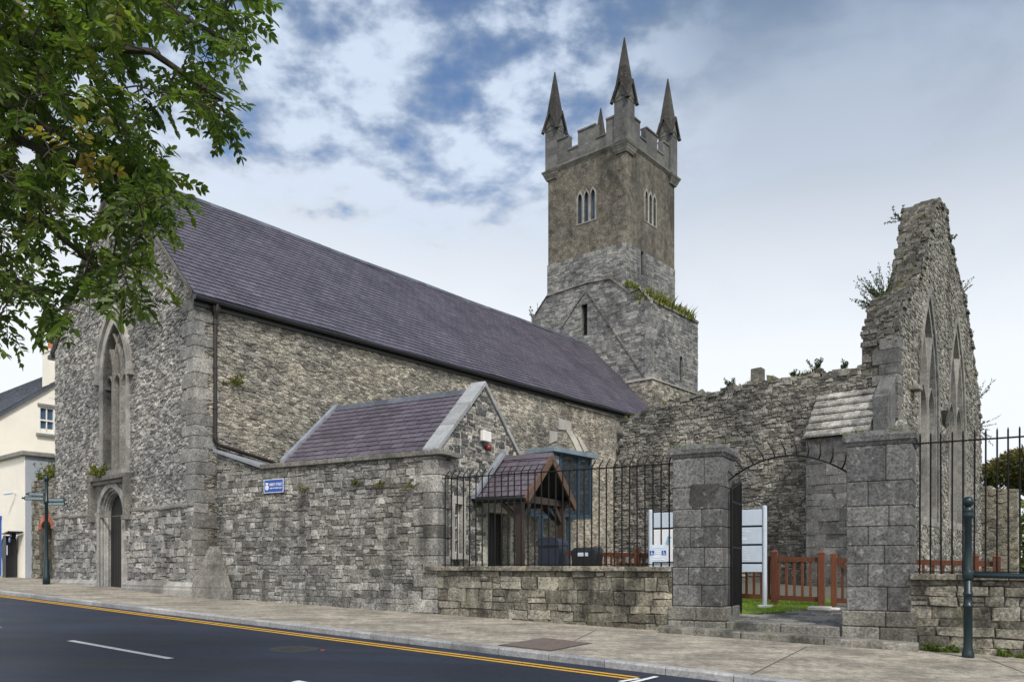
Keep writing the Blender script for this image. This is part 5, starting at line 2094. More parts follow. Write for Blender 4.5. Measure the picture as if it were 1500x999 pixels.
railing(XR + .06, -.02, 33, 1.2, 3.13, 'long black iron railing with bent spikes left of the gate', 'bent')
railing(4.04, 9.1, 33, 1.08, 3.19, 'black iron railing with straight spikes right of the gate', 'straight')

gate = thing('iron_gate', FS, .97, .5, .25, 'narrow black iron gate leaf standing open against the left pillar', 'gate')
gx0, gy0, gx1, gy1 = .985, .42, .93, 1.36


def gpt(t, z):
    return (gx0 + (gx1 - gx0) * t, gy0 + (gy1 - gy0) * t, z)


mb = MB()
for t in (0, 1):
    mb.bar(gpt(t, .30), gpt(t, 2.62 + .22 * t), .035, .035)
for z in (.40, 1.55, 2.40):
    mb.bar(gpt(0, z), gpt(1, z), .014, .04)
mb.bar(gpt(0, 2.62), gpt(1, 2.84), .014, .04)
mb.bar(gpt(1, .12), gpt(1, .4), .03, .03)
mb.build('frame', 'black_iron', gate)
for i in range(7):
    t = (i + .8) / 8
    mb = MB()
    mb.tube([gpt(t, .36), gpt(t, 2.62 + .22 * t), gpt(t, 2.78 + .22 * t)], [.012, .012, .003], 6)
    mb.build('bar', 'black_iron', gate)
arch = thing('gate_arch', FS, 1.97, .45, 2.6, 'thin black iron overthrow with outward spikes bridging the gate pillars', 'gate arch')
mb = MB()
ap = []
for i in range(25):
    t = i / 24
    x = .93 + 2.09 * t
    z = 2.72 + .46 * math.sin(math.pi * (t * .94 + .03)) ** .8
    ap.append((x, .45, z))
mb.tube(ap, .016, 6)
mb.build('hoop', 'black_iron', arch)
for i in range(11):
    k = 1 + i * 2.15
    a = ap[int(k)]
    b = ap[min(int(k) + 1, 24)]
    p = Vector(a).lerp(Vector(b), k - int(k))
    d = (Vector(b) - Vector(a)).normalized()
    n = Vector((-d.z, 0, d.x))
    mb = MB()
    mb.tube([p, p + n * .12 + Vector((-.015, 0, 0)), p + n * .30 + Vector((-.09, .02, .0))], [.016, .016, .008], 6)
    mb.build('spike', 'black_iron', arch)

# ================================================================== wooden fence and gate in the yard
rf = random.Random(12)
FY = 3.05


def fz(x):
    return yz(x, FY)


def fence_run(x0, x1, label, posts):
    root = thing('picket_fence', FS, (x0 + x1) / 2, FY, fz((x0 + x1) / 2), label, 'fence', 'brown timber fence runs in the yard')
    for z0, z1 in ((.10, .20), (.92, 1.02)):
        mb = MB()
        mb.hexa([(x0, FY - .03, fz(x0) + z0), (x1, FY - .03, fz(x1) + z0), (x1, FY + .03, fz(x1) + z0), (x0, FY + .03, fz(x0) + z0)],
                [(x0, FY - .03, fz(x0) + z1), (x1, FY - .03, fz(x1) + z1), (x1, FY + .03, fz(x1) + z1), (x0, FY + .03, fz(x0) + z1)])
        mb.build('rail', 'fence_wood', root)
    n = int((x1 - x0) / .155)
    for i in range(n):
        x = x0 + (x1 - x0) * (i + .5) / n
        mb = MB()
        mb.box(x - .026, x + .026, FY - .015, FY + .018, fz(x) + .202, fz(x) + .918)
        mb.build('picket', 'fence_wood', root)
    for x in posts:
        mb = MB()
        w = .065
        mb.box(x - w, x + w, FY - w - .03, FY + w - .03, fz(x) - .1, fz(x) + 1.10)
        mb.hexa([(x - w - .01, FY - w - .04, fz(x) + 1.10), (x + w + .01, FY - w - .04, fz(x) + 1.10), (x + w + .01, FY + w - .02, fz(x) + 1.10), (x - w - .01, FY + w - .02, fz(x) + 1.10)],
                [(x - .02, FY - .05, fz(x) + 1.17), (x + .02, FY - .05, fz(x) + 1.17), (x + .02, FY - .01, fz(x) + 1.17), (x - .02, FY - .01, fz(x) + 1.17)])
        mb.build('post', 'fence_wood', root, bevel=.006)
    return root


fence_run(-4.0, 1.18, 'long brown picket fence passing behind the bins and the pale information board', (-3.95, -2.9, -1.85, -1.45))
fence_run(1.22, 2.18, 'short brown picket fence between the pale sign post and the timber gate', (1.22, 2.16))
wg_ = thing('timber_gate', FS, 2.9, FY, fz(2.9), 'brown timber picket gate with a diagonal brace, right of the short fence', 'timber gate')
a, b = 2.36, 3.5
for z0, z1 in ((.10, .20), (.92, 1.02)):
    mb = MB()
    mb.hexa([(a, FY - .03, fz(a) + z0), (b, FY - .03, fz(b) + z0), (b, FY + .03, fz(b) + z0), (a, FY + .03, fz(a) + z0)], [(a, FY - .03, fz(a) + z1), (b, FY - .03, fz(b) + z1), (b, FY + .03, fz(b) + z1), (a, FY + .03, fz(a) + z1)])
    mb.build('rail', 'fence_wood', wg_)
for x in (2.40, 3.46):
    mb = MB()
    mb.box(x - .055, x + .055, FY - .08, FY + .03, fz(x) + .02, fz(x) + 1.10)
    mb.build('stile', 'fence_wood', wg_, bevel=.006)
mb = MB()
mb.bar((2.45, FY - .045, fz(2.4) + .95), (3.42, FY - .045, fz(3.4) + .2), .03, .08)
mb.build('brace', 'fence_wood', wg_)
for i in range(6):
    x = 2.56 + i * .15
    mb = MB()
    mb.box(x - .026, x + .026, FY - .015, FY + .018, fz(x) + .202, fz(x) + .918)
    mb.build('picket', 'fence_wood', wg_)
fence_run(3.6, 5.3, 'brown picket fence glimpsed behind the right gate pillar and railing', (3.62, 4.9, 5.25))

fb = thing('footing_block', FS, 2.3, 2.6, yz(2.3, 2.6), 'pale concrete block lying on the flags before the timber gate', 'concrete block')
mb = MB()
z = yz(2.3, 2.5)
mb.box(1.98, 2.42, 2.42, 2.72, z, z + .085)
mb.build('slab', 'footing_white', fb, bevel=.02)
mb = MB()
mb.box(2.30, 2.56, 2.55, 2.78, z, z + .06)
mb.build('chip', 'footing_white', fb, bevel=.02)

# information board: two posts carrying panels
ib = thing('information_board', FS, .1, 2.55, yz(.1, 2.5), 'pale blue visitor information board on two posts behind the left pillar', 'information board')
IY = 2.55
for x in (-1.36, 1.12):
    mb = MB()
    z = yz(x, IY)
    mb.tube([(x, IY, z), (x, IY, 2.44)], .048, 14)
    mb.lathe([(.049, 2.438), (.03, 2.455)], (x, IY), 14)
    mb.build('post', 'post_pale', ib)
    mb = MB()
    mb.box(x - .13, x + .15, IY - .12, IY + .12, z - .02, z + .05)
    mb.build('footing', 'footing_white', ib, bevel=.02)
mb = MB()
for z0, z1 in ((2.005, 2.055), (1.62, 1.67), (1.24, 1.29)):
    mb.box(-1.31, 1.07, IY + .0, IY + .012, z0, z1)
mb.build('backing', 'gutter_black', ib)
rows = ((2.05, 2.38), (1.665, 2.01), (1.285, 1.625), (1.08, 1.245))
for i, (z0, z1) in enumerate(rows):
    mb = MB()
    mb.box(-.10, 1.07, IY - .02, IY + .02, z0, z1)
    p = mb.build('panel', 'sign_pale_blue', ib, bevel=.004)
    mb = MB()
    if i in (1, 2):
        for k in range(7 if i == 2 else 4):
            z = z1 - .05 - k * .038 if i == 2 else z1 - .05 - k * .03
            mb.box(.48, .48 + rf.uniform(.25, .42), IY - .024, IY - .0195, z - .009, z)
        if i == 1:
            mb.box(.60, .76, IY - .024, IY - .0195, z0 + .09, z0 + .115)
        mb.build('text_lines', 'sign_panel_white', p)
mb = MB()
mb.box(-1.31, -.10, IY - .02, IY + .02, 2.05, 2.38)
mb.build('panel', 'sign_pale_blue', ib, bevel=.004)
mb = MB()
mb.box(-1.31, -.10, IY - .02, IY + .02, 1.30, 2.01)
p = mb.build('map_panel', 'sign_panel_white', ib, bevel=.004)
mb = MB()
mb.slab([(-1.02, 1.68), (-.95, 1.66), (-.90, 1.73), (-.93, 1.79), (-.86, 1.84), (-.96, 1.86), (-.98, 1.77)], [], lambda u, v, d: (u, IY - .021 - d - .002, v), .004)
mb.build('map_shape', 'sign_map_blue', p)
mb = MB()
mb.box(-1.31, -.10, IY - .02, IY + .02, 1.08, 1.26)
p = mb.build('panel', 'sign_pale_blue', ib, bevel=.004)
mb = MB()
for x in (-.78, -.52):
    n = 14
    mb.hexa([(x + .05 * math.cos(t * 2 * math.pi / n), IY - .0205, 1.17 + .05 * math.sin(t * 2 * math.pi / n)) for t in range(n)], [(x + .05 * math.cos(t * 2 * math.pi / n), IY - .025, 1.17 + .05 * math.sin(t * 2 * math.pi / n)) for t in range(n)])
mb.build('symbol', 'sign_map_blue', p)
# access sign hung on the railing
ds = thing('access_sign', FS, -.30, .06, 1.45, 'pale blue access sign with two wheelchair symbols fixed on the railing', 'access sign')
mb = MB()
mb.box(-.475, -.135, .07, .085, 1.28, 1.605)
mb.build('plate', 'sign_pale_blue', ds, bevel=.004)
mb = MB()
for x in (-.425, -.19):
    mb.box(x - .042, x + .042, .064, .0695, 1.41, 1.495)
mb.build('symbol_square', 'sign_blue', ds)
for x in (-.425, -.19):
    mb = MB()
    n = 12
    mb.tube([(x + .004 + .02 * math.cos(t), .062, 1.437 + .02 * math.sin(t)) for t in [math.pi * (.65 + 1.2 * k / 10) for k in range(11)]], .0035, 4)
    mb.box(x - .012, x - .004, .059, .0638, 1.445, 1.475)
    mb.box(x - .012, x + .018, .059, .0638, 1.445, 1.452)
    mb.bar((x + .014, .061, 1.449), (x + .026, .061, 1.424), .005, .006)
    mb.lathe([(.0001, 1.478), (.007, 1.482), (.007, 1.488), (.0001, 1.492)], (x - .008, .061), 8)
    mb.build('wheelchair_symbol', 'sign_white', ds)
mb = MB()
for z, w in ((1.56, .22), (1.47, .10), (1.44, .09), (1.39, .26), (1.365, .20), (1.33, .25)):
    mb.box(-.305 - w / 2, -.305 + w / 2, .064, .0695, z - .006, z + .006)
mb.build('text_lines', 'sign_white', ds)

# litter bins
bn = thing('litter_bin', FS, -3.35, 1.6, yz(-3.3, 1.6), 'navy rectangular litter bin with rounded hood standing near the porch post', 'litter bin')
z = yz(-3.3, 1.6)
mb = MB()
mb.box(-3.62, -3.10, 1.45, 1.85, z + .06, 1.68)
mb.box(-3.56, -3.16, 1.50, 1.80, z, z + .06)
mb.build('body', 'bin_navy', bn, bevel=.05, seg=3)
mb = MB()
pr = [(-3.64, 1.66), (-3.08, 1.66), (-3.08, 1.74), (-3.13, 1.80), (-3.22, 1.83), (-3.50, 1.83), (-3.59, 1.80), (-3.64, 1.74)]
mb.slab(pr, [], lambda u, v, d: (u, 1.42 - d, v), .46)
mb.build('hood', 'bin_navy', bn, bevel=.015, seg=2)
bn2 = thing('litter_bin', FS, -2.55, 1.8, yz(-2.5, 1.8), 'low open topped black bin beside the navy litter bin', 'litter bin')
z = yz(-2.5, 1.8)
mb = MB()
mb.hexa([(-2.84, 1.66, z), (-2.34, 1.66, z), (-2.34, 2.06, z), (-2.84, 2.06, z)], [(-2.88, 1.62, 1.52), (-2.30, 1.62, 1.52), (-2.30, 2.10, 1.52), (-2.88, 2.10, 1.52)])
mb.build('body', 'bin_black', bn2, bevel=.03, seg=2)
mb = MB()
mb.hexa([(-2.90, 1.60, 1.52), (-2.28, 1.60, 1.52), (-2.28, 2.12, 1.52), (-2.90, 2.12, 1.52)], [(-2.86, 1.72, 1.60), (-2.34, 1.72, 1.60), (-2.34, 2.10, 1.63), (-2.86, 2.10, 1.63)])
mb.build('lid', 'bin_black', bn2, bevel=.02, seg=2)
mb = MB()
mb.hexa([(-2.74, 1.615, 1.42), (-2.46, 1.615, 1.42), (-2.46, 1.65, 1.42), (-2.74, 1.65, 1.42)], [(-2.74, 1.615, 1.5), (-2.46, 1.615, 1.5), (-2.46, 1.65, 1.5), (-2.74, 1.65, 1.5)])
mb.build('slot', 'post_pale', bn2)

# green guard rail on the pavement
gp = gpix(1418, 962.5)
gd = thing('guard_rail', FW, gp.x, gp.y, gp.z, 'dark green ball topped post with a horizontal guard rail on the pavement', 'guard rail')
mb = MB()
z0 = gp.z
px_, py_ = gp.x, gp.y
r = .058
mb.lathe([(.085, z0 - .05), (.085, z0 + .05), (.07, z0 + .09), (r + .004, z0 + .12), (r + .002, z0 + .75), (r + .014, z0 + .76), (r + .014, z0 + .79), (r, z0 + .80), (r, z0 + .93), (r + .012, z0 + .94), (r + .012, z0 + .97), (r - .004, z0 + .98),
          (r - .008, z0 + 2.08), (r + .018, z0 + 2.10), (r + .022, z0 + 2.14), (r + .010, z0 + 2.165), (r + .018, z0 + 2.19), (r + .016, z0 + 2.235), (r - .012, z0 + 2.25), (r - .018, z0 + 2.27)], (px_, py_), 20)
mb.build('post', 'green_paint', gd, smooth=True)
mb = MB()
zb = z0 + 2.335
mb.lathe([(.002, zb - .078)] + [(.080 * math.cos(a), zb + .080 * math.sin(a)) for a in [R(-70 + 14 * k) for k in range(12)]] + [(.002, zb + .081)], (px_, py_), 20)
mb.build('ball_finial', 'green_paint', gd, smooth=True)
mb = MB()
q0 = Vector((px_, py_, z0 + 1.24))
q1 = q0 + Vector((3.2, -.35, -.09))
mb.tube([q0, q1], .042, 12)
mb.lathe([(.07, z0 + 1.17), (.078, z0 + 1.19), (.078, z0 + 1.29), (.07, z0 + 1.31)], (px_, py_), 16)
mb.build('rail', 'green_paint', gd, smooth=True)
mb = MB()
q = q1
mb.tube([(q.x, q.y, gz(q.x, q.y) - .05), (q.x, q.y, q.z + .05)], .058, 14)
mb.build('end_post', 'green_paint', gd, smooth=True)

# ================================================================== far wall and pine beyond the right railing
fw_ = thing('garden_wall', FW, 26, 40, -.3, 'distant tan stone wall seen through the right hand railing', 'wall')
mb = MB()
A, B = dpix(1425, 700, 42.5), dpix(1490, 716, 41)
dv = (B - A)
dv.z = 0
dv.normalize()
nvv = Vector((dv.y, -dv.x, 0))
if nvv.y > 0:
    nvv = -nvv
LF = math.hypot(B.x - A.x, B.y - A.y)
A0 = A - dv * 3
mpFw = lambda u, v, d: tuple(Vector((A0.x, A0.y, 0)) + dv * u + nvv * d + Vector((0, 0, v)))
LT = LF + 3
out = [(0, -1), (LT, -1), (LT, B.z), (LT * .8, B.z + .1), (LT * .6, B.z + .4), (LT * .35, A.z), (0, A.z + .3)]
mb.slab(out, [], mpFw, .6, 0)
polys = lay_rubble(0, LT, -.5, A.z + .6, .42, .24, rf)
put_stones(mb, polys, mpFw, rf, out, [], gap=.012, d0=.005, d1=.05, cham=.02, ragged=True)
mb.build('masonry', ['far_stone', 'far_stone'], fw_)


def crown_blob(mb, c, rad, n, rng, l, w, squash=.7, m=0):
    """leaf clumps scattered through an uneven volume"""
    for _ in range(n):
        v = rv(rng)
        k = rng.uniform(.35, 1) ** .5
        p = Vector(c) + Vector((v.x * rad, v.y * rad, v.z * rad * squash)) * k
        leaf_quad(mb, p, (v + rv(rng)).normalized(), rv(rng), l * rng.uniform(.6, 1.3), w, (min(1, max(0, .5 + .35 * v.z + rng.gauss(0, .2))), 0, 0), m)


pine = thing('pine_tree', FW, 40, 58, -.5, 'olive brown spreading pine tree beyond the wall at the right', 'pine tree')
mb = MB()
pb = Vector((40, 58, -.6))
mb.tube([pb, pb + Vector((.2, 0, 3)), pb + Vector((.1, .2, 6.2))], [.5, .4, .2], 9)
lm = []
cr = MB()
for px, py, rad in ((1452, 692, 1.0), (1468, 684, 1.3), (1483, 676, 1.2), (1495, 672, 1.4), (1510, 668, 1.7), (1530, 668, 2.0), (1552, 672, 1.9), (1575, 680, 1.8), (1478, 700, 1.0), (1500, 694, 1.4), (1525, 700, 1.8), (1555, 705, 1.8), (1445, 704, .7), (1497, 712, .9), (1590, 700, 1.4)):
    c = dpix(px, py + 2, 58 + rf.uniform(-2.5, 2.5))
    mb.tube([pb + Vector((.1, .1, 4.2 + rf.uniform(-1, 1.5))), pb.lerp(c, .6) + Vector((0, 0, 2)), c], [.16, .1, .04], 6)
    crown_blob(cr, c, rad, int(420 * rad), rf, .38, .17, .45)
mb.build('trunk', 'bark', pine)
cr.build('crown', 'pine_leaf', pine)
hg = thing('evergreen_shrub', FW, 29.5, 44, -.3, 'dark green evergreen shrub at the right end of the tan wall', 'shrub')
mb = MB()
c = dpix(1500, 780, 44)
mb.tube([(c.x, c.y, -.4), (c.x, c.y, 2.5)], [.12, .05], 6)
mb.build('stem', 'bark', hg)
mb = MB()
for k in range(7):
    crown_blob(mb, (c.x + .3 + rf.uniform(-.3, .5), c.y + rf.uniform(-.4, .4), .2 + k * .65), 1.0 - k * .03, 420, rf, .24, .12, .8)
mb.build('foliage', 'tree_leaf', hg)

# ================================================================== left: cream house, arched wall, finger post, parking meter
house = thing('cream_house', FN, -14, .5, .6, 'cream rendered house with blue slate roof and terracotta chimney at the left', 'house')
HXL = -12.14
mb = MB()
mb.box(-30, HXL, 0, 9, -.3, 5.22, 0)
mb.box(-30, -16, .02, 9, 5.2, 6.9, 0)
gpts = [(.02, 5.2), (9, 5.2), (9, 6.9), (4.7, 10.62), (.02, 6.95)]
mb.slab(gpts, [[(1.86, 6.72), (2.42, 6.72), (2.42, 7.78), (1.86, 7.78)]], lambda u, v, d: (-16 + .02 + d, u, v), .35, 0)
mb.build('wall', 'cream_render', house)
mb = MB()
mb.box(HXL + .002, HXL + .012, .02, 9, -.3, 5.21)
mb.build('side_render', 'grey_blue_render', house)
mb = MB()
mb.box(-30, HXL + .14, -.14, 9, 5.22, 5.40)
mb.build('band_course', 'band_stone', house, bevel=.03)
mb = MB()
hs = .78
for sgn_, (ya, za), (yb, zb) in ((1, (-.2, 6.82), (4.7, 10.66)), (-1, (9.3, 6.82), (4.7, 10.66))):
    mb.hexa([(-30, ya, za - .1), (-15.86, ya, za - .1), (-15.86, yb, zb - .1), (-30, yb, zb - .1)], [(-30, ya, za + .03), (-15.86, ya, za + .03), (-15.86, yb, zb + .03), (-30, yb, zb + .03)])
SH = math.hypot(4.9, 3.84)
slates(mb, 14.1, SH, .36, .26, lambda u, s, d: (-30 + u, -.2 + 4.9 / SH * s - 3.84 / SH * d, 6.85 + 3.84 / SH * s + 4.9 / SH * d), rf)
mb.build('roof', ['slate_blue', 'slate_edge_shade'], house)
mb = MB()
mb.box(-16.7, -15.97, 2.22, 3.2, 8.2, 10.15)
mb.box(-16.74, -15.93, 2.18, 3.24, 10.15, 10.25)
chm = mb.build('chimney', 'cream_render', house)
mb = MB()
for y in (2.45, 2.95):
    mb.lathe([(.17, 10.25), (.19, 10.3), (.15, 10.4), (.13, 10.68), (.17, 10.72), (.16, 10.8)], (-16.33, y), 14)
mb.build('chimney_pot', 'terracotta', chm, smooth=True)
mb = MB()
hx = -16 + .02
mb.slab([(1.82, 6.68), (2.46, 6.68), (2.46, 7.82), (1.82, 7.82)], [[(1.89, 6.76), (2.39, 6.76), (2.39, 7.75), (1.89, 7.75)]], lambda u, v, d: (hx + .01 + d, u, v), .12, 0)
mb.box(hx - .07, hx - .02, 2.12, 2.16, 6.76, 7.75)
mb.box(hx - .065, hx - .005, 1.89, 2.39, 7.22, 7.28)
wo_ = mb.build('sash_window', 'white_paint', house)
mb = MB()
mb.box(hx - .10, hx - .08, 1.86, 2.42, 6.72, 7.78)
mb.build('pane', 'glass_blue', wo_)
mb = MB()
mb.box(hx, hx + .12, 1.72, 2.56, 6.58, 6.68)
mb.build('sill', 'band_stone', wo_)
mb = MB()
mb.box(hx, hx + .07, 1.78, 2.50, 7.82, 7.92)
mb.build('lintel', 'band_stone', wo_)
mb = MB()
q = FN.hit(2, 760, 1, 0)
mb.box(-15.4, q.x + .02, -.06, .0, .5, q.z)
mb.box(-15.4, q.x + .06, -.10, -.0, q.z, q.z + .12)
mb.build('shop_door', 'sign_blue', house)
mb = MB()
q = FN.hit(13, 722, 1, -.2)
mb.tube([(q.x - .1, -.32, q.z - .03), (q.x + .12, -.14, q.z)], .05, 8)
mb.tube([(q.x + .12, -.14, q.z), (q.x + .12, .0, q.z)], .025, 6)
mb.build('security_camera', 'post_pale', house)

aw = thing('arched_wall', FN, -10.8, .2, .6, 'narrow rubble wall with a red brick arched opening beside the church', 'wall')
AY = .25
AC, AWD = -10.78, .92
ao = [(HXL + .02, -.3), (-9.34, -.3), (-9.34, 4.3), (HXL + .02, 4.3)]
ah = [(AC - AWD / 2, -.25), (AC + AWD / 2, -.25), (AC + AWD / 2, 2.52)] + [(AC + AWD / 2 * math.cos(t), 2.52 + .32 * math.sin(t)) for t in [math.pi * k / 10 for k in range(1, 10)]] + [(AC - AWD / 2, 2.52)]
mb = MB()
mpA = lambda u, v, d: (u, AY - d, v)
mb.slab(ao, [ah], mpA, .7, 0)
polys = lay_courses(HXL, -9.34, -.2, 4.35, .28, .17, rf, .022, .25)
put_stones(mb, polys, mpA, rf, ao, [[(AC - AWD / 2 - .02, -.3), (AC + AWD / 2 + .02, -.3), (AC + AWD / 2 + .22, 2.5), (AC + .2, 3.08), (AC - .2, 3.08), (AC - AWD / 2 - .22, 2.5)]], gap=.008, d0=.005, d1=.04, cham=.014)
mb.build('masonry', ['damp_mortar', 'damp_coursed_stone'], aw)
mb = MB()
for k in range(11):
    t0, t1 = math.pi * (k + .06) / 11, math.pi * (k + .94) / 11
    ri, ro = (AWD / 2, .32), (AWD / 2 + .24, .56)
    p = [(AC + ri[0] * math.cos(t0), 2.52 + ri[1] * math.sin(t0)), (AC + ro[0] * math.cos(t0), 2.52 + ro[1] * math.sin(t0)), (AC + ro[0] * math.cos(t1), 2.52 + ro[1] * math.sin(t1)), (AC + ri[0] * math.cos(t1), 2.52 + ri[1] * math.sin(t1))]
    mb.slab(p, [], lambda u, v, d: (u, AY - .03 - d, v), .3)
mb.build('brick_arch', 'brick_red', aw)
mb = MB()
mb.box(AC - AWD / 2 - .1, AC + AWD / 2 + .1, AY + .62, AY + .69, -.2, 3.0)
mb.build('door', 'door_dark', aw)
for k, (u, h) in enumerate(((-11.9, .55), (-11.4, .8), (-10.9, .6), (-10.4, .7), (-9.9, .45))):
    leafy_plant('wall_plant', FN.w(u, AY + .25, 4.28), rf, 10, h, (0, 0, 1), ('small leafy weed at the left end of the arched wall top', 'tallest spiky weed on the arched wall top', 'bushy weed above the brick arch on the wall top', 'leafy weed behind the finger post on the wall top', 'lowest weed on the arched wall, against the church')[k], mat='wild_leaf', leaf=.11, spread=.45, group='weeds along the arched wall top')

# finger post
fp = dpix(68, 856, 25.8)
fp.z = gz(fp.x, fp.y)
fs_ = thing('finger_post', FW, fp.x, fp.y, fp.z, 'dark green finger post with pale direction blades at the church corner', 'signpost')
mb = MB()
z0 = fp.z
mb.lathe([(.11, z0 - .05), (.11, z0 + .25), (.085, z0 + .3), (.085, z0 + .75), (.055, z0 + .82), (.05, z0 + 2.55), (.085, z0 + 2.6), (.085, z0 + 2.68), (.05, z0 + 2.72), (.05, z0 + 3.3)], (fp.x, fp.y), 14)
mb.build('post', 'green_paint', fs_, smooth=True)
mb = MB()
mb.lathe([(.05, z0 + 3.3), (.075, z0 + 3.33), (.075, z0 + 3.42), (.05, z0 + 3.46), (.02, z0 + 3.5)], (fp.x, fp.y), 14)
mb.build('finial', 'green_paint', fs_, smooth=True)
for z, dx, dy, l in ((2.72, -.9, -.43, .55), (2.86, -.95, -.3, .45), (2.55, .95, -.2, .62), (2.68, .98, -.1, .55)):
    d = Vector((dx, dy, 0)).normalized()
    p0 = Vector((fp.x, fp.y, z0 + z + .02)) + d * .06
    p1 = p0 + d * l
    mb = MB()
    mb.bar(p0, p1, .03, .12)
    mb.bar(p1, p1 + d * .07, .03, .06)
    bl = mb.build('blade', 'green_paint', fs_)
    mb = MB()
    n = Vector((d.y, -d.x, 0))
    if n.y > 0:
        n = -n
    mb.bar(p0 + d * .03 + n * .017, p1 - d * .02 + n * .017, .006, .075)
    mb.build('lettered_face', 'blade_grey', bl)

# parking meter
pm = FN.w(-12.58, -.45)
pm.z = gz(pm.x, pm.y)
mt = thing('parking_meter', FN, -12.58, -.45, pm.z, 'black curved parking ticket machine with a blue P badge by the cream wall', 'parking meter')
z0 = pm.z - .02
mb = MB()
pr = [(-.20, 0), (.20, 0), (.20, 1.46), (.12, 1.56), (-.10, 1.56), (-.22, 1.40), (-.30, 1.15), (-.30, .85), (-.22, .6)]
mb.slab([(u - 13.05, v + z0) for u, v in pr], [], lambda u, v, d: (u, -.60 - d, v), .30)
mb.build('body', 'meter_black', mt, bevel=.02, seg=2)
mb = MB()
mb.hexa([(-12.95, -.74, z0 + 1.60), (-12.31, -.74, z0 + 1.66), (-12.31, -.22, z0 + 1.66), (-12.95, -.22, z0 + 1.60)], [(-12.93, -.72, z0 + 1.64), (-12.33, -.72, z0 + 1.71), (-12.33, -.24, z0 + 1.71), (-12.93, -.24, z0 + 1.64)])
mb.box(-12.67, -12.49, -.55, -.40, z0 + 1.5, z0 + 1.64)
mb.build('roof', 'meter_black', mt)
mb = MB()
n = 18
mb.hexa([(-12.52 + .11 * math.cos(t * 2 * math.pi / n), -.603, z0 + 1.40 + .11 * math.sin(t * 2 * math.pi / n)) for t in range(n)], [(-12.52 + .11 * math.cos(t * 2 * math.pi / n), -.612, z0 + 1.40 + .11 * math.sin(t * 2 * math.pi / n)) for t in range(n)])
pbg = mb.build('badge', 'sign_blue', mt)
text_mesh('letter', 'P', .17, 'sign_white', pbg, Matrix.Translation((-12.52 + 12.58, -.614 + .45, z0 + 1.345 - pm.z)) @ TXR, align='CENTER')
mb = MB()
mb.box(-12.83, -12.75, -.607, -.596, z0 + .85, z0 + 1.2)
mb.build('side_panel', 'sign_pale_blue', mt)

mt.location = FN.w(-12.45, -.25, pm.z)

# ================================================================== wild plants on the masonry
rp = random.Random(44)
spots = [((T_X - 1.1, 23.2, 11.75), 34, 1.5, (-.6, -.2, .7), 'largest leafy shrub, rooted in the left slope of the ruined gable'),
         ((T_X - 1.2, 22.2, 11.35), 12, .9, (-.7, 0, .3), 'small shrub drooping left just below the largest gable shrub'),
         ((T_X - 1.25, 26.3, 16.1), 7, .8, (-.7, -.1, .4), 'small shrub near the summit of the ruined gable, left side'),
         ((T_X - .2, 29.4, 15.9), 5, .7, (.5, .5, .5), 'tiny tuft high on the right slope of the ruined gable'),
         ((T_X - .3, 32.1, 14.2), 8, 1.2, (.4, .7, .5), 'shrub jutting out midway down the right slope of the gable'),
         ((T_X - .3, 33.8, 12.5), 5, .6, (.5, .6, .3), 'small sprig below the midway shrub on the right slope'),
         ((T_X - .3, 35.6, 9.5), 8, 1.5, (.3, .7, .7), 'bare upright twigs low on the right slope of the gable'),
         ((T_X - .3, 36.0, 8.4), 9, 1.4, (.4, .7, -.1), 'drooping twigs at the foot of the right slope'),
         ((9.15, T_Y + .3, 8.85), 10, .6, (0, 0, 1), 'green weed on the ruined wall head nearest the gable'),
         ((10.2, T_Y + .3, 8.7), 8, .45, (0, 0, 1), 'low clump of weed where the wall head meets the gable'),
         ((5.6, T_Y + .3, 8.7), 9, .5, (0, 0, 1), 'weed sprouting on the middle of the ruined wall head'),
         ((8.3, T_Y + .3, 8.75), 6, .4, (0, 0, 1), 'short weed on the ruined wall head, right of the upright stone')]
for (x, y, z), n, h, lean, lab in spots:
    leafy_plant('wall_shrub', FN.w(x, y, z), rp, n, h, lean, lab, 'shrub', leaf=.085, spread=.42, per=34, group='shrubs growing on the ruin', rz=FN.a)
for (x, y, z), n, h, lean, lab in (((-8.3, W_Y + .1, 15.2), 9, 1.1, (-.6, 0, .8), 'thin twiggy weed on the left shoulder of the tower'),
                                   ((-8.45, W_Y + .4, 14.6), 6, .7, (-.8, 0, .4), 'smaller twig below it on the left shoulder of the tower')):
    leafy_plant('wall_shrub', FN.w(x, y, z), rp, n, h, lean, lab, 'shrub', leaf=.12, spread=.35, per=16, group='weeds on the tower shoulder', rz=FN.a)
gm = MB()
for i in range(230):
    u = rp.uniform(.6, 11)
    zt = np.interp(u, [t[0] for t in top[::-1]], [t[1] for t in top[::-1]])
    p = Vector((u, T_Y + rp.uniform(-.02, .8), zt + .03))
    if math.sin(u * 2.3) + math.sin(u * 5.1 + 1) < -.1:
        continue
    if rp.random() < .5:
        grass_tuft(gm, p, rp, 5, rp.uniform(.10, .28), .08)
    for _ in range(7):
        leaf_quad(gm, p + Vector((rp.gauss(0, .08), rp.gauss(0, .08), rp.uniform(-.05, .08))), rv(rp), rv(rp), .07, .05, (rp.random() * .6, 0, 0))
for i in range(120):
    k = rp.randrange(2, 9)
    a, b = prof[k], prof[k + 1]
    t = rp.random()
    y, z = a[0] + (b[0] - a[0]) * t, a[1] + (b[1] - a[1]) * t
    x = T_X - rp.uniform(.3, 1.25)
    z -= .85 * max(0, 1 - abs(y - 24.2) / 2.4) * (T_X - x) / TT
    if math.sin(y * 3.1) + math.sin(y * 7.3) < .1:
        continue
    for _ in range(8):
        leaf_quad(gm, Vector((x + rp.gauss(0, .1), y + rp.gauss(0, .1), z + .06 + rp.uniform(-.08, .08))), rv(rp), rv(rp), .075, .05, (rp.random() * .7, 0, 0))
rg_ = gm.build('wall_head_growth', 'wild_leaf')
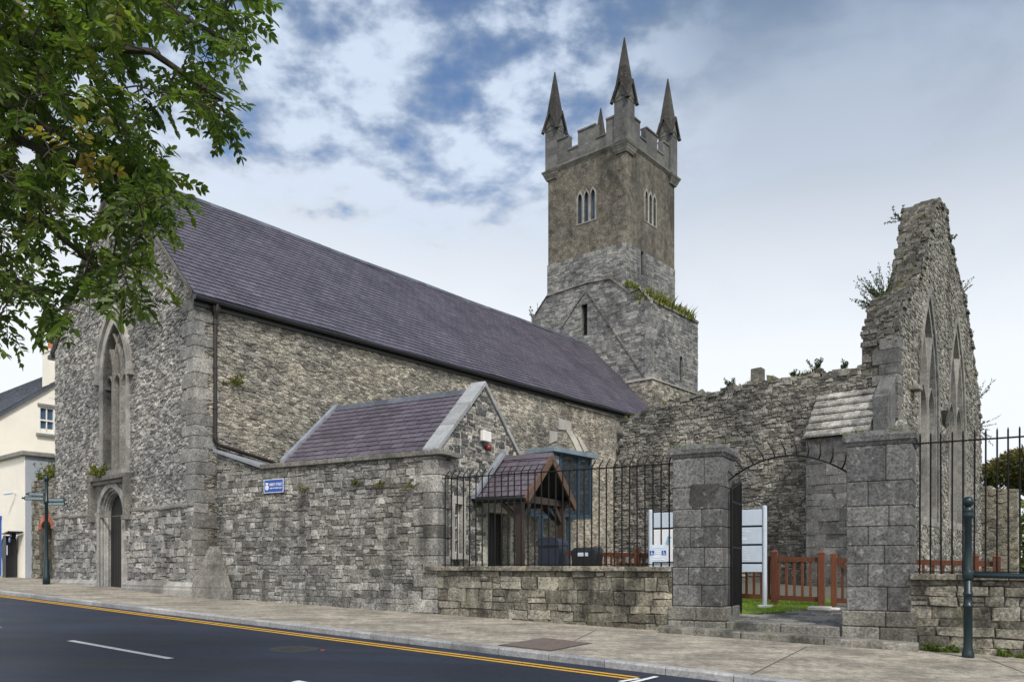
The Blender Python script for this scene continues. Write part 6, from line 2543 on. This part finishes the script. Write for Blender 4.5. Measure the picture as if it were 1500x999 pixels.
rg_.location, rg_.rotation_euler = FN.w(0, 0, 0), (0, 0, FN.a)
tag(rg_, kind='stuff')
leafy_plant('wall_plant', FN.w(-5.35, -.15, 3.98), rp, 22, .5, (-.3, -.5, .5), 'yellow green weed growing on the hood above the church door', 'plant', leaf=.1, mat='wild_leaf', spread=.6, group=None, rz=FN.a)
leafy_plant('wall_plant', FN.w(.05, 1.1, 6.35), rp, 14, .35, (.4, 0, -.2), 'brownish tuft on the church side wall below the eaves', 'plant', leaf=.09, mat='wild_leaf', spread=.6, group=None, rz=FN.a)
for k, (u, v) in enumerate(((-6.0, 3.05), (-6.9, 3.12), (-7.6, 3.2), (-9.2, 3.1))):
    leafy_plant('wall_fern', FS.w(u, -.03, v), rp, 9, (.28, .2, .18, .16)[k], (0, -.5, -.2),
                ('biggest green fern hanging on the street wall near its corner', 'small fern second from the corner of the street wall', 'faint fern in the middle of the street wall', 'tiny fern on the street wall right of the name plate')[k], 'fern', leaf=.05, mat='wild_leaf', spread=.5, group='ferns on the street wall', rz=FS.a)
for k, (u, h) in enumerate(((4.25, .16), (4.42, .12), (4.62, .14), (5.25, .13), (5.5, .09), (5.75, .16), (6.1, .10))):
    p = FS.w(u, -.10, 0)
    p.z = gz(p.x, p.y)
    leafy_plant('weed', p, rp, 12, h * 1.05, (0, -.3, .9), ('leafy weed at the wall foot right beside the right gate pillar', 'low weed second from the gate pillar at the wall foot', 'weed at the wall foot left of the green post', 'weed just right of the green post at the wall foot', 'smallest weed at the wall foot, right of the post', 'tallest weed at the wall foot right of the post', 'last weed at the wall foot by the right edge')[k], 'weed', leaf=.055, mat='weed_leaf', spread=.5, group='weeds along the foot of the right wall', rz=FS.a)

# ================================================================== tree leaning in from the left
rt = random.Random(91)
TB = Vector((-9.5, 6.2, gz(-9.5, 6.2)))
tree = thing('ash_tree', FW, TB.x, TB.y, TB.z, 'leafy green tree whose branches hang into the top left corner', 'tree')
region = [(-60, -60), (330, -60), (392, -20), (397, 40), (372, 72), (338, 95), (325, 120), (355, 175), (345, 200), (300, 178), (262, 135), (235, 165), (205, 205), (245, 235), (288, 285), (268, 312), (232, 318),
          (222, 355), (205, 385), (225, 420), (222, 455), (185, 480), (150, 478), (110, 475), (92, 498), (60, 500), (25, 508), (0, 515), (-60, 520)]
holes_t = [((165, 440), 13), ((185, 470), 12), ((140, 470), 10), ((250, 210), 12), ((175, 150), 11), ((62, 388), 22), ((100, 372), 15), ((130, 300), 13), ((210, 92), 24), ((245, 60), 18), ((150, 275), 20), ((280, 85), 25), ((130, 438), 14), ((45, 445), 12), ((300, 30), 14), ((185, 355), 10), ((30, 470), 12), ((120, 40), 10), ((60, 180), 9)]
nodes = [TB + Vector((.2, .1, 4.2))]
par = [-1]
wood = MB()
wood.tube([TB + Vector((0, 0, -.3)), TB + Vector((.05, 0, 1.5)), TB + Vector((.12, .05, 3)), nodes[0]], [.34, .27, .24, .21], 12)
# main limbs
limbs = []
for tgt, n in ((dpix(60, 180, 6.6), 7), (dpix(330, 120, 7.2), 11), (dpix(350, 20, 7.0), 11), (dpix(230, 300, 7.4), 10), (dpix(170, 420, 7.6), 10), (dpix(40, 440, 7.2), 8), (dpix(-300, -200, 7), 6), (dpix(-150, 250, 5.5), 6), (dpix(120, -150, 6), 8), (dpix(-900, -100, 6), 6), (dpix(-1300, 100, 7.5), 7), (Vector((-12.5, 4, 8)), 6), (Vector((-11, 8.5, 9)), 6)):
    i = 0
    a = nodes[0]
    prev = 0
    pts = [a]
    for k in range(1, n + 1):
        t = k / n
        p = a.lerp(tgt, t) + Vector((0, 0, 1.1 * math.sin(math.pi * t))) + Vector((rt.gauss(0, .09), rt.gauss(0, .12), rt.gauss(0, .09)))
        nodes.append(p)
        par.append(prev)
        prev = len(nodes) - 1
        pts.append(p)
    wood.tube(pts, [.11 * (1 - .88 * k / n) + .008 for k in range(n + 1)], 7)


def px_of(p):
    return (HX + FPX * p.x / p.y, HY - FPX * (p.z - CAM_Z) / p.y)


tips = []
tries = 0
while len(tips) < 430 and tries < 6000:
    tries += 1
    px, py = rt.uniform(-60, 400), rt.uniform(-60, 520)
    if not in_poly((px * 1.045 + 2, py * 1.03 + 2), region):
        continue
    if any(math.hypot(px - c[0], py - c[1]) < r * 1.5 for c, r in holes_t):
        continue
    tips.append(dpix(px, py, rt.uniform(6.0, 8.4)))
for _ in range(170):                             # the part of the crown outside the frame
    tips.append(Vector((rt.uniform(-14, -6.5), rt.uniform(3.2, 9.5), rt.uniform(4.2, 9.5))))
for _ in range(420):                             # foliage along the limbs before they reach the frame
    b_ = nodes[rt.randrange(1, len(nodes))] + Vector((rt.gauss(0, .7), rt.gauss(0, .7), rt.gauss(.1, .6)))
    if b_.y > 2.5 and px_of(b_)[0] < -70 and b_.z > 3.4:
        tips.append(b_)
tips = [t for t in tips if not (t.x > -6.5 and t.y < 4)]
for p in nodes[1:]:
    if rt.random() < .3:
        pass
arr = np.array([tuple(p) for p in nodes])
order = sorted(tips, key=lambda t: min((t - n).length for n in nodes))
leafm = MB()


def spray(base, d, n_pairs, L, rng, shade):
    """one pinnate leaf: paired leaflets along a drooping stalk"""
    up = (Vector((0, 0, 1)) + rv(rng) * .6).normalized()
    side = d.cross(up)
    if side.length < .05:
        side = Vector((1, 0, 0))
    side.normalize()
    p = base.copy()
    step = L / (n_pairs + .6)
    pts = [p.copy()]
    for k in range(n_pairs):
        d = (d + Vector((0, 0, -.10))).normalized()
        p = p + d * step
        pts.append(p.copy())
        for s_ in (-1, 1):
            ld = (side * s_ * .85 + d * .55 + rv(rng) * .22 + Vector((0, 0, -.18))).normalized()
            nn = (up + rv(rng) * .5).normalized()
            l = rng.uniform(.058, .108)
            leaf_oval(leafm, p, ld, nn, l, l * rng.uniform(.42, .54), (min(1, max(0, shade + rng.gauss(0, .10))), 0, 0))
    leaf_oval(leafm, p, d, up, rng.uniform(.07, .10), .042, (shade, 0, 0))
    wood.tube(pts, .0028, 3, caps=False)


for t in order:
    dl = np.linalg.norm(arr - np.array(tuple(t)), axis=1)
    j = int(dl.argmin())
    b = nodes[j]
    mid = b.lerp(t, .55) + rv(rt) * .06 * min(1, dl[j]) + Vector((0, 0, .08 * dl[j]))
    wood.tube([b, mid, t], [.006 + .006 * min(2, dl[j]), .007, .004], 5, caps=False)
    nodes.append(mid)
    nodes.append(t)
    arr = np.vstack([arr, [tuple(mid)], [tuple(t)]])
    out_d = (t - b)
    if out_d.length < .05:
        out_d = rv(rt)
    out_d.normalize()
    shade = min(.74, max(0, rt.gauss(.38, .24)))
    if rt.random() < .03:
        shade = .95
    in_view = True
    for k in range(rt.randint(3, 4)):
        d = (out_d * .7 + rv(rt) * .9 + Vector((0, 0, -.15))).normalized()
        spray(t + rv(rt) * .04 if k < 3 else mid.lerp(t, rt.random()), d, rt.randint(4, 6), rt.uniform(.24, .36), rt, shade)
wood.build('trunk', 'bark', tree)
leafm.build('crown', 'tree_leaf', tree)
